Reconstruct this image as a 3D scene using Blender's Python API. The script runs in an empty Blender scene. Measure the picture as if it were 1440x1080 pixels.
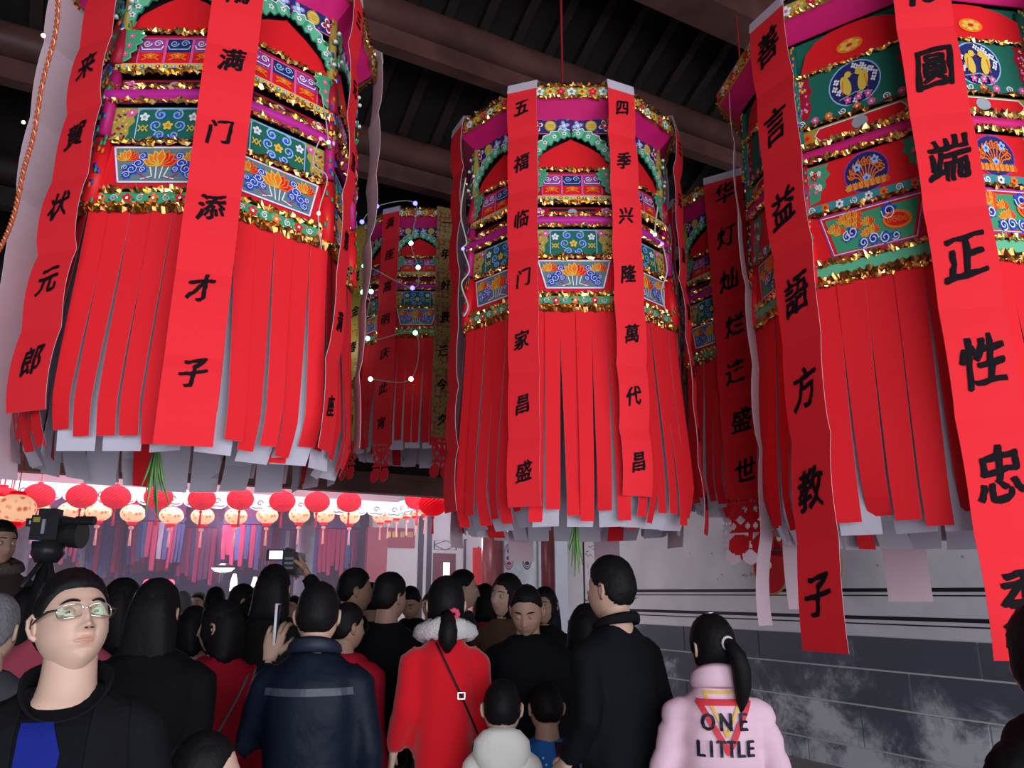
import bpy, bmesh, math, random
from mathutils import Vector, Matrix, Euler, noise
from mathutils.bvhtree import BVHTree
PI = math.pi
S = bpy.context.scene
COL = S.collection
rnd = random.Random(7)

# ------------------------------------------------------------------ camera
CAM_H = 1.63
PITCH = math.radians(15.1)
cam = bpy.data.cameras.new('camera'); camo = bpy.data.objects.new('camera', cam); COL.objects.link(camo)
cam.sensor_width = 36; cam.lens = 36*1088/1440
camo.location = (0, 0, CAM_H); camo.rotation_euler = (PI/2+PITCH, 0, 0)
cam.clip_start = 0.05; cam.clip_end = 200
S.camera = camo

# ------------------------------------------------------------------ exposure, sky, lights
S.view_settings.view_transform = 'Standard'; S.view_settings.look = 'None'
S.view_settings.exposure = 0.0; S.view_settings.gamma = 1; S.view_settings.use_curve_mapping = False
W = bpy.data.worlds.new('overcast_sky'); S.world = W; W.use_nodes = True
W.node_tree.nodes['Background'].inputs[0].default_value = (.80, .86, 1.0, 1)
W.node_tree.nodes['Background'].inputs[1].default_value = 1.0
TH = math.radians(28.9)                       # the hall's axes are turned by this angle
def H(v, u, z=0.0):                           # hall coordinates (across, along) to world
    return Vector((v*math.cos(TH)-u*math.sin(TH), v*math.sin(TH)+u*math.cos(TH), z))
def area(name, loc, target, sx, sy, power, col):
    l = bpy.data.lights.new(name, 'AREA'); l.shape = 'RECTANGLE'; l.size = sx; l.size_y = sy
    l.energy = power; l.color = col
    o = bpy.data.objects.new(name, l); COL.objects.link(o); o.location = loc
    o.rotation_euler = (Vector(target)-Vector(loc)).to_track_quat('-Z', 'Y').to_euler()
    return o
def point(name, loc, power, col, r=.12):
    l = bpy.data.lights.new(name, 'POINT'); l.energy = power; l.color = col; l.shadow_soft_size = r
    o = bpy.data.objects.new(name, l); COL.objects.link(o); o.location = loc; return o
# daylight entering through the open front of the hall behind the viewer
area('entrance_daylight', H(0.3, -4.2, 2.0), H(.3, 4.5, 2.7), 9.0, 4.0, 600, (.86, .91, 1.0))
# daylight falling into the open courtyard and point lights placed in it
area('courtyard_daylight', H(1.0, 10.2, 6.5), H(1.0, 11.6, 2.6), 8.0, 1.8, 900, (.90, .92, 1.0))
point('courtyard_point_light', H(-1.5, 13.4, 2.4), 160, (.95, .92, 1.0))
point('courtyard_point_light', H(5.4, 12.0, 2.6), 55, (.97, .93, 1.0))
point('courtyard_point_light', H(4.2, 9.6, 2.8), 60, (.95, .95, 1.0))  # added without a fixture, to brighten the white notice board
point('pink_hall_fill', H(-3.5, 13.0, 2.6), 75, (1.0, .55, .75))  # this and the next: pink fill added to brighten the far hall
point('pink_hall_fill', H(2.0, 13.2, 2.7), 75, (1.0, .6, .8))

# ------------------------------------------------------------------ photograph to world
def at(px, py, Y):                            # world point on the ray of a pixel at world depth Y
    dx = px-720; dy = 540-py
    f = 1088*math.cos(PITCH)-dy*math.sin(PITCH); u = 1088*math.sin(PITCH)+dy*math.cos(PITCH)
    return Vector((dx/f*Y, Y, CAM_H+u/f*Y))
def at_u(px, py, u):                          # the same on a plane of constant u of the hall
    p = at(px, py, 1.0); d = p-Vector((0, 0, CAM_H))
    du = -d.x*math.sin(TH)+d.y*math.cos(TH)
    q = Vector((0, 0, CAM_H))+d*(u/du)
    return Vector((q.x*math.cos(TH)+q.y*math.sin(TH), u, q.z))   # (v,u,z)
def at_v(px, py, v):
    p = at(px, py, 1.0); d = p-Vector((0, 0, CAM_H))
    dv = d.x*math.cos(TH)+d.y*math.sin(TH)
    q = Vector((0, 0, CAM_H))+d*(v/dv)
    return Vector((v, -q.x*math.sin(TH)+q.y*math.cos(TH), q.z))

# ------------------------------------------------------------------ materials
MATS = {}
def mat(name, col, rough=.6, metal=0, noise_amt=0, noise_scale=8, bump=0, bump_scale=60, spec=.25,
        emit=None, estr=0, trans=0, sheen=0, col2=None, subsurf=0):
    if name in MATS: return MATS[name]
    m = bpy.data.materials.new(name); m.use_nodes = True; nt = m.node_tree; b = nt.nodes['Principled BSDF']
    b.inputs['Base Color'].default_value = (*col, 1); b.inputs['Roughness'].default_value = rough
    b.inputs['Metallic'].default_value = metal; b.inputs['Specular IOR Level'].default_value = spec
    if trans: b.inputs['Transmission Weight'].default_value = trans
    if sheen: b.inputs['Sheen Weight'].default_value = sheen
    if subsurf:
        b.inputs['Subsurface Weight'].default_value = subsurf; b.inputs['Subsurface Radius'].default_value = (1, .3, .2)
        b.inputs['Subsurface Scale'].default_value = .01
    if emit: b.inputs['Emission Color'].default_value = (*emit, 1); b.inputs['Emission Strength'].default_value = estr
    tc = nt.nodes.new('ShaderNodeTexCoord')
    if noise_amt:
        n = nt.nodes.new('ShaderNodeTexNoise'); n.inputs['Scale'].default_value = noise_scale; n.inputs['Detail'].default_value = 5
        nt.links.new(tc.outputs['Object'], n.inputs['Vector'])
        r = nt.nodes.new('ShaderNodeValToRGB'); r.color_ramp.elements[0].position = .35; r.color_ramp.elements[1].position = .7
        a = col2 or tuple(c*(1-noise_amt) for c in col)
        r.color_ramp.elements[0].color = (*a, 1); r.color_ramp.elements[1].color = (*col, 1)
        nt.links.new(n.outputs['Fac'], r.inputs['Fac']); nt.links.new(r.outputs['Color'], b.inputs['Base Color'])
    if bump:
        n2 = nt.nodes.new('ShaderNodeTexNoise'); n2.inputs['Scale'].default_value = bump_scale; n2.inputs['Detail'].default_value = 4
        nt.links.new(tc.outputs['Object'], n2.inputs['Vector'])
        bp = nt.nodes.new('ShaderNodeBump'); bp.inputs['Strength'].default_value = bump; bp.inputs['Distance'].default_value = .01
        nt.links.new(n2.outputs['Fac'], bp.inputs['Height']); nt.links.new(bp.outputs['Normal'], b.inputs['Normal'])
    MATS[name] = m; return m

# ------------------------------------------------------------------ mesh builder
class MB:
    def __init__(s): s.v = []; s.f = []; s.m = []; s.cur = 0
    def add(s, vs, fs, mi=None):
        o = len(s.v); s.v += [tuple(v) for v in vs]
        for f in fs: s.f.append(tuple(i+o for i in f)); s.m.append(s.cur if mi is None else mi)
    def box(s, x0, x1, y0, y1, z0, z1, mi=None):
        s.add([(x0,y0,z0),(x1,y0,z0),(x1,y1,z0),(x0,y1,z0),(x0,y0,z1),(x1,y0,z1),(x1,y1,z1),(x0,y1,z1)],
              [(0,3,2,1),(4,5,6,7),(0,1,5,4),(1,2,6,5),(2,3,7,6),(3,0,4,7)], mi)
    def rings(s, rs, cap0=True, cap1=True, mi=None, closed=True):
        n = len(rs[0]); vs = [p for r in rs for p in r]; fs = []
        for i in range(len(rs)-1):
            for j in range(n if closed else n-1):
                k = (j+1) % n; fs.append((i*n+j, i*n+k, (i+1)*n+k, (i+1)*n+j))
        if cap0 and closed: fs.append(tuple(reversed(range(n))))
        if cap1 and closed: fs.append(tuple((len(rs)-1)*n+j for j in range(n)))
        s.add(vs, fs, mi)
    def tube(s, pts, rad, n=8, mi=None, flat=1.0, up=None):
        pts = [Vector(p) for p in pts]; rs = []
        if not hasattr(rad, '__len__'): rad = [rad]*len(pts)
        ref = Vector(up) if up else None; prev = None
        for i, p in enumerate(pts):
            t = (pts[min(i+1, len(pts)-1)]-pts[max(i-1, 0)]).normalized()
            if prev is None:
                r = ref or (Vector((0,0,1)) if abs(t.z) < .9 else Vector((0,1,0)))
                a = t.cross(r).normalized()
            else:
                a = (prev-t*prev.dot(t)).normalized()
            prev = a; b = t.cross(a).normalized()
            q = rad[i]; ra, rb = (q if hasattr(q, '__len__') else (q, q*flat))
            rs.append([p+a*ra*math.cos(2*PI*j/n)+b*rb*math.sin(2*PI*j/n) for j in range(n)])
        s.rings(rs, mi=mi)
    def hring(s, cx, cy, z, rx, ry, n=20, e=2.0, rot=0):
        r = []
        for j in range(n):
            a = 2*PI*j/n; c, d = math.cos(a), math.sin(a)
            c = math.copysign(abs(c)**(2/e), c); d = math.copysign(abs(d)**(2/e), d)
            x, y = rx*c, ry*d
            r.append((cx+x*math.cos(rot)-y*math.sin(rot), cy+x*math.sin(rot)+y*math.cos(rot), z))
        return r
    def lathe(s, prof, n=20, mi=None, c=(0,0)):
        s.rings([s.hring(c[0], c[1], z, r, r, n) for r, z in prof], mi=mi)
    def sphere(s, c, r, nu=16, nv=10, mi=None, sc=(1,1,1)):
        rs = []
        for i in range(1, nv):
            a = PI*i/nv
            rs.append([(c[0]+r*sc[0]*math.sin(a)*math.cos(2*PI*j/nu), c[1]+r*sc[1]*math.sin(a)*math.sin(2*PI*j/nu), c[2]-r*sc[2]*math.cos(a)) for j in range(nu)])
        s.rings(rs, mi=mi)
    def xf(s, M, start=0):
        for i in range(start, len(s.v)): s.v[i] = tuple(M @ Vector(s.v[i]))
    def mesh(s, name, mats, smooth=False):
        me = bpy.data.meshes.new(name); me.from_pydata(s.v, [], s.f)
        for m in (mats if isinstance(mats, (list, tuple)) else [mats]): me.materials.append(m)
        me.polygons.foreach_set('material_index', s.m)
        if smooth: me.polygons.foreach_set('use_smooth', [True]*len(s.f))
        me.update(); return me
    def build(s, name, mats, parent=None, smooth=False, loc=(0,0,0), rz=0):
        return ob(name, s.mesh(name, mats, smooth), parent, loc, rz)
def ob(name, me, parent=None, loc=(0,0,0), rz=0):
    o = bpy.data.objects.new(name, me); COL.objects.link(o); o.location = loc; o.rotation_euler = (0, 0, rz)
    if parent: o.parent = parent
    return o
def tag(o, label=None, cat=None, group=None, kind=None):
    if label: o['label'] = label
    if cat: o['category'] = cat
    if group: o['group'] = group
    if kind: o['kind'] = kind
    return o
def thing(name, label, cat, loc=(0,0,0), rz=0, group=None):
    return tag(ob(name, None, None, loc, rz), label, cat, group)
def kids(o, tbl):
    return tbl.get(o.name, [])
def copy_tree(o, parent=None, tbl=None):
    if tbl is None:
        tbl = {}
        for x in bpy.data.objects:
            if x.parent: tbl.setdefault(x.parent.name, []).append(x)
    c = o.copy(); COL.objects.link(c)
    if parent is not None: c.parent = parent
    for ch in tbl.get(o.name, []): copy_tree(ch, c, tbl)
    return c
# ================================================================== the setting
HAZE = .021
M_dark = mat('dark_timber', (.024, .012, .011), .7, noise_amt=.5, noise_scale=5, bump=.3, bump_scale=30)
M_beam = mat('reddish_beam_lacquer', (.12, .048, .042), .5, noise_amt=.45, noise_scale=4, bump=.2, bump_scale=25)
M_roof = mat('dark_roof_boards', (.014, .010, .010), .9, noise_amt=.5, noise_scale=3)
M_plaster = mat('grey_white_plaster', (.66, .64, .68), .85, noise_amt=.14, noise_scale=2.5, bump=.15, bump_scale=14)
M_line = mat('black_painted_line', (.012, .012, .016), .6)
M_redcol = mat('dark_red_lacquer', (.16, .02, .022), .35, noise_amt=.3, noise_scale=6)
M_white = mat('white_plaster', (.62, .60, .63), .8, noise_amt=.08, noise_scale=4)
def floor_mat():
    m = mat('stone_floor', (.30, .27, .26), .55, noise_amt=.3, noise_scale=3, bump=.2, bump_scale=30); return m
def block_mat():
    m = bpy.data.materials.new('stained_grey_stone'); m.use_nodes = True; nt = m.node_tree; b = nt.nodes['Principled BSDF']
    b.inputs['Roughness'].default_value = .6
    g = nt.nodes.new('ShaderNodeNewGeometry')
    n1 = nt.nodes.new('ShaderNodeTexNoise'); n1.inputs['Scale'].default_value = 1.6; n1.inputs['Detail'].default_value = 9; n1.inputs['Roughness'].default_value = .68; n1.inputs['Distortion'].default_value = .4
    nt.links.new(g.outputs['Position'], n1.inputs['Vector'])
    sp = nt.nodes.new('ShaderNodeSeparateXYZ'); nt.links.new(g.outputs['Position'], sp.inputs[0])
    mr = nt.nodes.new('ShaderNodeMapRange'); mr.inputs[1].default_value = 0; mr.inputs[2].default_value = 1.3
    mr.inputs[3].default_value = .22; mr.inputs[4].default_value = -.10       # lime bloom rises from the damp foot of the wall
    nt.links.new(sp.outputs['Z'], mr.inputs[0])
    ad = nt.nodes.new('ShaderNodeMath'); nt.links.new(n1.outputs['Fac'], ad.inputs[0]); nt.links.new(mr.outputs[0], ad.inputs[1])
    r = nt.nodes.new('ShaderNodeValToRGB'); e = r.color_ramp.elements
    e[0].position = .50; e[0].color = (.062, .072, .098, 1); e[1].position = .70; e[1].color = (.50, .52, .55, 1)
    x = e.new(.57); x.color = (.105, .12, .15, 1)
    nt.links.new(ad.outputs[0], r.inputs['Fac']); nt.links.new(r.outputs['Color'], b.inputs['Base Color'])
    MATS['stained_grey_stone'] = m; return m
M_block = block_mat()
M_mortar = mat('pale_mortar', (.50, .50, .52), .9)

def struct(name, mb, m, parent=None, smooth=False):
    o = mb.build(name, m, parent, smooth)
    if not parent: o.rotation_euler.z = TH; o['kind'] = 'structure'
    return o
# everything below is in hall coordinates: local x = v (across), local y = u (along)
m = MB(); m.box(-14, 14, -14, 24, -.15, 0); fl = struct('floor', m, floor_mat())
# paving slabs near the foot of the stone wall, where their joints can be seen
for i in range(4):
    for j in range(6):
        m = MB(); m.box(3.9+i*.7+.006, 4.6+i*.7-.006, 1.8+j*.85+.006, 2.65+j*.85-.006, 0, .012+.003*((i*7+j*3) % 3))
        m.build('paving_slab', floor_mat(), fl)
# --- right wall: stone blocks below, framed plaster above
V = 6.73; U0, U1 = -5.0, 10.4
def ZE_(u): return (3.05+.53*(8.6-u) if u > 2 else 3.05+.53*6.6-.5*(2-u))+.22
m = MB(); m.box(V, V+.3, U0, U1, 0, 3.2); 
for (ua, ub) in ((-5.0, 2.0), (2.0, 9.1)):                                # gable follows the roof
    za, zb = ZE_(ua), ZE_(ub); m.add([(V,ua,min(3.2,za)),(V,ub,min(3.2,zb)),(V,ub,zb),(V,ua,za),(V+.3,ua,min(3.2,za)),(V+.3,ub,min(3.2,zb)),(V+.3,ub,zb),(V+.3,ua,za)], [(3,2,1,0),(4,5,6,7),(0,1,5,4),(1,2,6,5),(2,3,7,6),(3,0,4,7)])
wr = struct('wall_right', m, M_plaster)
m = MB(); m.box(V-.012, V+.001, U0, U1, .0, 1.235); m.build('mortar_bed', M_mortar, wr)
zs = [.0, .22, .60, .93, 1.235]
for c in range(4):
    u = U0 + (.55 if c % 2 else 0)
    while u < U1:
        w = 1.22; a, b = max(u, U0)+.006, min(u+w, U1)-.006
        if b-a > .1:
            d = .024+.004*rnd.random(); z0, z1 = zs[c]+.005, zs[c+1]-.005
            q = MB(); x = V-d; e = .006
            q.add([(V,a,z0),(V,b,z0),(V,b,z1),(V,a,z1),(x,a+e,z0+e),(x,b-e,z0+e),(x,b-e,z1-e),(x,a+e,z1-e)],
                  [(4,5,6,7),(0,1,5,4),(1,2,6,5),(2,3,7,6),(3,0,4,7)])
            q.build('stone_block', M_block, wr)
        u += w
def line(a, b, t=.018, parent=None, name='painted_frame_line', dep=.006):   # flat painted band on the right wall, a,b=(u,z)
    q = MB(); du, dz = b[0]-a[0], b[1]-a[1]; L = math.hypot(du, dz); nx, nz = -dz/L*t/2, du/L*t/2
    P = [(a[0]+nx,a[1]+nz),(b[0]+nx,b[1]+nz),(b[0]-nx,b[1]-nz),(a[0]-nx,a[1]-nz)]
    vs = [(V-dep, p[0], p[1]) for p in P]+[(V, p[0], p[1]) for p in P]
    q.add(vs, [(0,1,2,3),(0,4,5,1),(1,5,6,2),(2,6,7,3),(3,7,4,0)])
    return q.build(name, M_line, parent or wr)
zl, zu = 1.40, 1.655
line((9.95, zl), (U0, zl), .035); line((9.95, zl-.055), (U0, zl-.055), .012)
line((9.55, zu), (U0, zu), .035); line((9.55, zu-.05), (U0, zu-.05), .012)
line((9.95, zl), (9.95, 4.5), .035); line((9.55, zu), (9.55, 4.5), .035)
# ink bamboo painted in the corner of the frame, and faint ink dashes on the plaster
q = MB()
def ink(u0, z0, u1, z1, t):
    du, dz = u1-u0, z1-z0; L = math.hypot(du, dz) or 1; nx, nz = -dz/L*t, du/L*t
    q.add([(V-.004,u0,z0),(V-.004,(u0+u1)/2+nx,(z0+z1)/2+nz),(V-.004,u1,z1),(V-.004,(u0+u1)/2-nx,(z0+z1)/2-nz)], [(0,1,2,3)])
for k in range(46):
    cu, cz = 9.9-rnd.random()*1.1, 1.45+rnd.random()*.16
    a = rnd.uniform(.1, 2.9); L = rnd.uniform(.06, .22); ink(cu, cz, cu+L*math.cos(a), cz+L*.6*math.sin(a), .010)
for k in range(30):
    cu, cz = 9.9-rnd.random()*.28, 1.6+rnd.random()*1.3
    a = rnd.uniform(0, 6.28); L = rnd.uniform(.04, .13); ink(cu, cz, cu+L*math.cos(a), cz+L*math.sin(a), .007)
q.build('ink_bamboo_painting', mat('faded_ink', (.10, .10, .11), .9), wr)['kind'] = 'stuff'
q = MB()
for k in range(44):
    cu, cz = rnd.uniform(3.5, 9.0), rnd.uniform(1.72, 3.0)
    a = rnd.uniform(0, 6.28); L = rnd.uniform(.02, .08); ink(cu, cz, cu+L*math.cos(a), cz+L*math.sin(a), .012)
for k in range(40):
    cu = 6.7-rnd.random()*1.0; ink(cu, 1.83+rnd.uniform(-.02,.02), cu+rnd.uniform(-.05,.05), 1.83+rnd.uniform(-.03,.03), .008)
q.build('plaster_stains', mat('plaster_scuffs', (.30, .29, .32), .9), wr)['kind'] = 'stuff'
# --- roof: boards, rafters, purlins
RS = .53; UE = 8.6; ZE = 3.05; UR = 2.0
def roofz(u): return ZE+RS*(UE-u) if u > UR else ZE+RS*(UE-UR)-.5*(UR-u)
m = MB()
for (a, b) in ((UE+.5, UR), (UR, -3.6)):
    za, zb = (roofz(a)+.16, roofz(b)+.16)
    m.add([(-11,a,za),(7.3,a,za),(7.3,b,zb),(-11,b,zb),(-11,a,za+.15),(7.3,a,za+.15),(7.3,b,zb+.15),(-11,b,zb+.15)],
          [(0,1,2,3),(7,6,5,4),(0,4,5,1),(1,5,6,2),(2,6,7,3),(3,7,4,0)])
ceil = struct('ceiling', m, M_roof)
ra = MB(); za, zb = roofz(UE+.5)+.155, roofz(UR)+.155; hw = .035
ra.add([(-hw,UE+.5,za-.07),(hw,UE+.5,za-.07),(hw,UR,zb-.07),(-hw,UR,zb-.07),(-hw,UE+.5,za),(hw,UE+.5,za),(hw,UR,zb),(-hw,UR,zb)],
       [(3,2,1,0),(0,1,5,4),(1,2,6,5),(2,3,7,6),(3,0,4,7)])
rm = ra.mesh('rafter', M_dark)
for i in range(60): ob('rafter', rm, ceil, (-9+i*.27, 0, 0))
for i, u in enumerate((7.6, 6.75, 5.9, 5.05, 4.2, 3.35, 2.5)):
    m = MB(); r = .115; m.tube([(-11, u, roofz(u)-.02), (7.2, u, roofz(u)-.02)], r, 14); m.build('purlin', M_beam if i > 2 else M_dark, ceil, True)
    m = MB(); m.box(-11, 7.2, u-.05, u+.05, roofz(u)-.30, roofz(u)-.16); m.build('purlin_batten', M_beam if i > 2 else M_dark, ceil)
# tie beams along the hall carried by the side wall, and a painted beam
m = MB(); m.tube([(-1.2, 1.2, 5.15), (-1.2, 8.4, 3.45)], .10, 12); m.build('tie_beam', M_dark, ceil, True)
def painted():
    mm = bpy.data.materials.new('painted_beam'); mm.use_nodes = True; nt = mm.node_tree; b = nt.nodes['Principled BSDF']; b.inputs['Roughness'].default_value = .6
    tc = nt.nodes.new('ShaderNodeTexCoord'); v = nt.nodes.new('ShaderNodeTexVoronoi'); v.inputs['Scale'].default_value = 11
    nt.links.new(tc.outputs['Object'], v.inputs['Vector']); r = nt.nodes.new('ShaderNodeValToRGB'); e = r.color_ramp.elements
    e[0].color = (.30, .17, .06, 1); e[1].color = (.045, .02, .018, 1); e[1].position = .45; x = e.new(.25); x.color = (.16, .10, .05, 1)
    nt.links.new(v.outputs['Distance'], r.inputs['Fac']); nt.links.new(r.outputs['Color'], b.inputs['Base Color']); return mm
p0 = at_u(470, 90, 5.6); p1 = at_u(1150, 310, 5.6)
m = MB(); m.box(-6, 6.7, 5.54, 5.68, p0.z-.13, p0.z+.02); o = m.build('painted_beam', painted(), ceil)
m = MB(); m.box(-10, 6.7, 3.05, 3.30, 5.35, 5.62); m.build('cross_beam', M_beam, ceil)
# eave beam over the edge of the courtyard
pe = at_u(320, 672, UE)
m = MB(); m.box(-10, 4.2, UE-.08, UE+.08, pe.z-.07, pe.z+.10); m.box(-10, 4.2, UE-.11, UE+.11, pe.z+.10, pe.z+.16)
m.build('eave_beam', mat('worn_red_beam', (.20, .085, .07), .6, noise_amt=.5, noise_scale=3), ceil)
m = MB(); m.box(-10, 4.2, UE-.02, UE+.05, pe.z+.16, roofz(UE)+.2); m.build('eave_board', M_dark, ceil)
# --- pillars
def pillar(v, u, r, h, label, cat='pillar', m_=M_redcol):
    t = thing('hall_pillar', label, cat, H(v, u, 0), TH)
    b = MB(); b.lathe([(r*1.5, 0), (r*1.6, .06), (r*1.6, .16), (r*1.25, .24), (r*1.15, .30)], 24); b.build('stone_base', M_mortar, t, True)
    b = MB(); b.lathe([(r, .3), (r, h)], 28); b.build('shaft', m_, t, True)
    return t
p = at_u(693, 800, 10.6); pillar(p.x, 10.6, .17, 3.4, 'dark red round pillar standing beside the white notice board')
p = at_u(771, 800, 10.5); pillar(p.x, 10.5, .11, 3.6, 'slim dark pillar at the end of the long grey wall')
# --- far hall behind the courtyard
UB = 17.5
m = MB(); m.box(-14, 12, UB, UB+.2, 0, 6); wb = struct('wall_back', m, mat('far_wall', (.20, .10, .13), .8, noise_amt=.3, noise_scale=1.2))
m = MB(); m.box(-14, -13.8, -6, 24, 0, 7); struct('wall_left', m, M_plaster)
UW = 14.0
pa = at_u(522, 800, UW); pb = at_u(710, 800, UW)
m = MB(); m.box(pa.x, pb.x+2.2, UW, UW+.25, 0, 5.2); ww = struct('wall_far_right', m, M_white)
m = MB(); m.box(V, V+.3, U1+.9, UW, 0, 5.2); struct('wall_far_side', m, M_white)
def on_far(x0, y0, x1, y1, name, mm, d=.03, parent=ww, d0=0):
    a = at_u(x0, y0, UW); b = at_u(x1, y1, UW); q = MB(); q.box(min(a.x,b.x), max(a.x,b.x), UW-d-d0, UW-d0, min(a.z,b.z), max(a.z,b.z)); return q.build(name, mm, parent)
on_far(515, 742, 536, 905, 'door_post', mat('dusty_red_post', (.34, .06, .08), .5), .12)
on_far(536, 742, 581, 771, 'lintel_board', mat('dusty_red_board', (.30, .035, .06), .5), .08)
for i, (x, w) in enumerate(((540, 7), (549, 8), (560, 6), (569, 9))):
    on_far(x, 748, x+w, 756, 'gilt_carving', mat('old_gilt', (.40, .24, .08), .4, .5), .02, d0=.08)
for x in (590, 602): on_far(x, 700, x+1.6, 905, 'painted_line', M_line, .01)
on_far(609, 778, 638, 860, 'window_surround', M_redcol, .05)
on_far(622, 791, 629, 860, 'window_pane', mat('bright_window_pane', (.9, .9, .95), .4, emit=(1, .97, 1), estr=1.2), .02, d0=.05)
for a in ((610,760,642,761.5),(610,772,642,773.5),(610,760,611.5,773),(640.5,760,642,773)): on_far(*a, 'fretwork_bar', M_line, .01)
on_far(652, 758, 654, 850, 'painted_line', M_line, .01); on_far(654, 758, 676, 759.5, 'painted_line', M_line, .01)
# diagonal fretwork lozenge
a = at_u(610, 766.5, UW); b = at_u(641, 766.5, UW); cx, cz = (a.x+b.x)/2, a.z; q = MB()
for (sx, sz) in ((1,1),(1,-1),(-1,1),(-1,-1)):
    q.tube([(cx+sx*(b.x-a.x)/2, UW-.01, cz), (cx, UW-.01, cz+sz*.09)], .008, 5)
q.build('fretwork_lozenge', M_line, ww)
# far hall's roof, eave beam and the drip-tile edge
FZ = 2.95
m = MB(); m.add([(-13,11.95,3.25),(6.7,11.95,3.25),(6.7,18,5.6),(-13,18,5.6),(-13,11.95,3.4),(6.7,11.95,3.4),(6.7,18,5.75),(-13,18,5.75)],
                [(3,2,1,0),(4,5,6,7),(0,1,5,4),(1,2,6,5),(2,3,7,6),(3,0,4,7)])
fr = struct('roof_far', m, M_roof)
m = MB(); m.box(-12, 4.5, 11.93, 12.0, 2.98, 3.27); m.build('fascia_board', mat('faded_beam', (.28, .16, .18), .6), fr)
m = MB(); m.box(-12, 4.3, 12.15, 12.3, 2.90, 2.98); m.build('eave_beam', mat('faded_beam', (.28, .16, .18), .6), fr)
m = MB(); m.add([(4.55,8.0,3.25),(4.55,12.0,3.25),(6.73,12.0,4.2),(6.73,8.0,4.2),(4.55,8.0,3.4),(4.55,12.0,3.4),(6.73,12.0,4.35),(6.73,8.0,4.35)],
                [(0,1,2,3),(7,6,5,4),(0,4,5,1),(1,5,6,2),(2,6,7,3),(3,7,4,0)])
sr = struct('roof_side', m, M_roof)
m = MB(); m.box(4.6, 4.75, 8.0, 12.0, 2.94, 3.02); m.build('eave_beam', mat('faded_beam', (.28, .16, .18), .6), sr)
# left side eave
m = MB(); m.add([(-1.35,8.0,3.25),(-1.35,12.0,3.25),(-3.5,12.0,4.2),(-3.5,8.0,4.2),(-1.35,8.0,3.4),(-1.35,12.0,3.4),(-3.5,12.0,4.35),(-3.5,8.0,4.35)],
                [(3,2,1,0),(4,5,6,7),(1,5,4,0),(2,6,5,1),(3,7,6,2),(0,4,7,3)])
sl = struct('roof_left', m, M_roof)
# drip tiles: scalloped plates with an ink scroll, seen as a bright fringe
M_tile = mat('pale_glazed_drip_tile', (.82, .80, .84), .3, spec=.6, bump=.2, bump_scale=20)
M_ink = mat('tile_ink', (.10, .13, .15), .5)
W_ = .30
t = MB(); n = 12
top = [(-W_/2, 0), (W_/2, 0)]
curve = [(W_/2*math.cos(PI*k/n), -.14-.10*abs(math.sin(PI*k/n))**.7) for k in range(n+1)]
prof = [(-W_/2, .0)]+[(-c[0], c[1]) for c in curve]+[(W_/2, .0)]
vs = [(x, -.012, z) for x, z in prof]+[(x, .012, z) for x, z in prof]; N = len(prof)
t.add(vs, [tuple(range(N)), tuple(reversed(range(N, 2*N)))]+[((k+1) % N, k, k+N, (k+1) % N+N) for k in range(N)], 0)
for (r0, cz, ph) in ((.05, -.13, 0), (.03, -.13, 2.5)):
    t.tube([(r0*math.cos(ph+a*.5)*(1-a*.06), -.014, cz+r0*math.sin(ph+a*.5)*(1-a*.06)) for a in range(9)], .005, 4, mi=1)
t.tube([(-.11, -.014, -.19), (-.05, -.014, -.205), (0, -.014, -.195), (.05, -.014, -.205), (.11, -.014, -.19)], .005, 4, mi=1)
tm = t.mesh('drip_tile', [M_tile, M_ink])
rt = MB(); rt.rings([[(.07*math.cos(PI*k/8), y, .07*math.sin(PI*k/8)) for k in range(9)] for y in (0, .9)], closed=False); rt.rings([[(.055*math.cos(PI*k/8), y, .055*math.sin(PI*k/8)) for k in range(9)] for y in (.9, 0)], closed=False)
rtm = rt.mesh('roof_tile', mat('grey_roof_tile', (.16, .16, .18), .7))
v = -1.3
while v < 4.5:
    ob('drip_tile', tm, fr, (v, 11.9, 3.04)); o = ob('roof_tile', rtm, fr, (v+W_/2, 11.88, 3.40)); o.rotation_euler.x = math.atan(2.35/6.05); v += W_
u = 8.5
while u < 11.9:
    ob('drip_tile', tm, sr, (4.5, u, 3.06), -PI/2); ob('drip_tile', tm, sl, (-1.35, u, 3.06), PI/2); u += W_
# columns of the far hall, dim grey-blue lattice posts behind the lanterns
for x, uu, lab in ((430, 12.6, 'grey round column of the far hall to the right of the raised camera'), (28, 12.6, 'grey round column of the far hall at the left, behind the video camera')):
    p = at_u(x, 760, uu); pillar(p.x, uu, .14, 3.2, lab, m_=mat('dim_grey_column', (.20, .20, .26), .5, noise_amt=.3, noise_scale=7))
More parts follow.
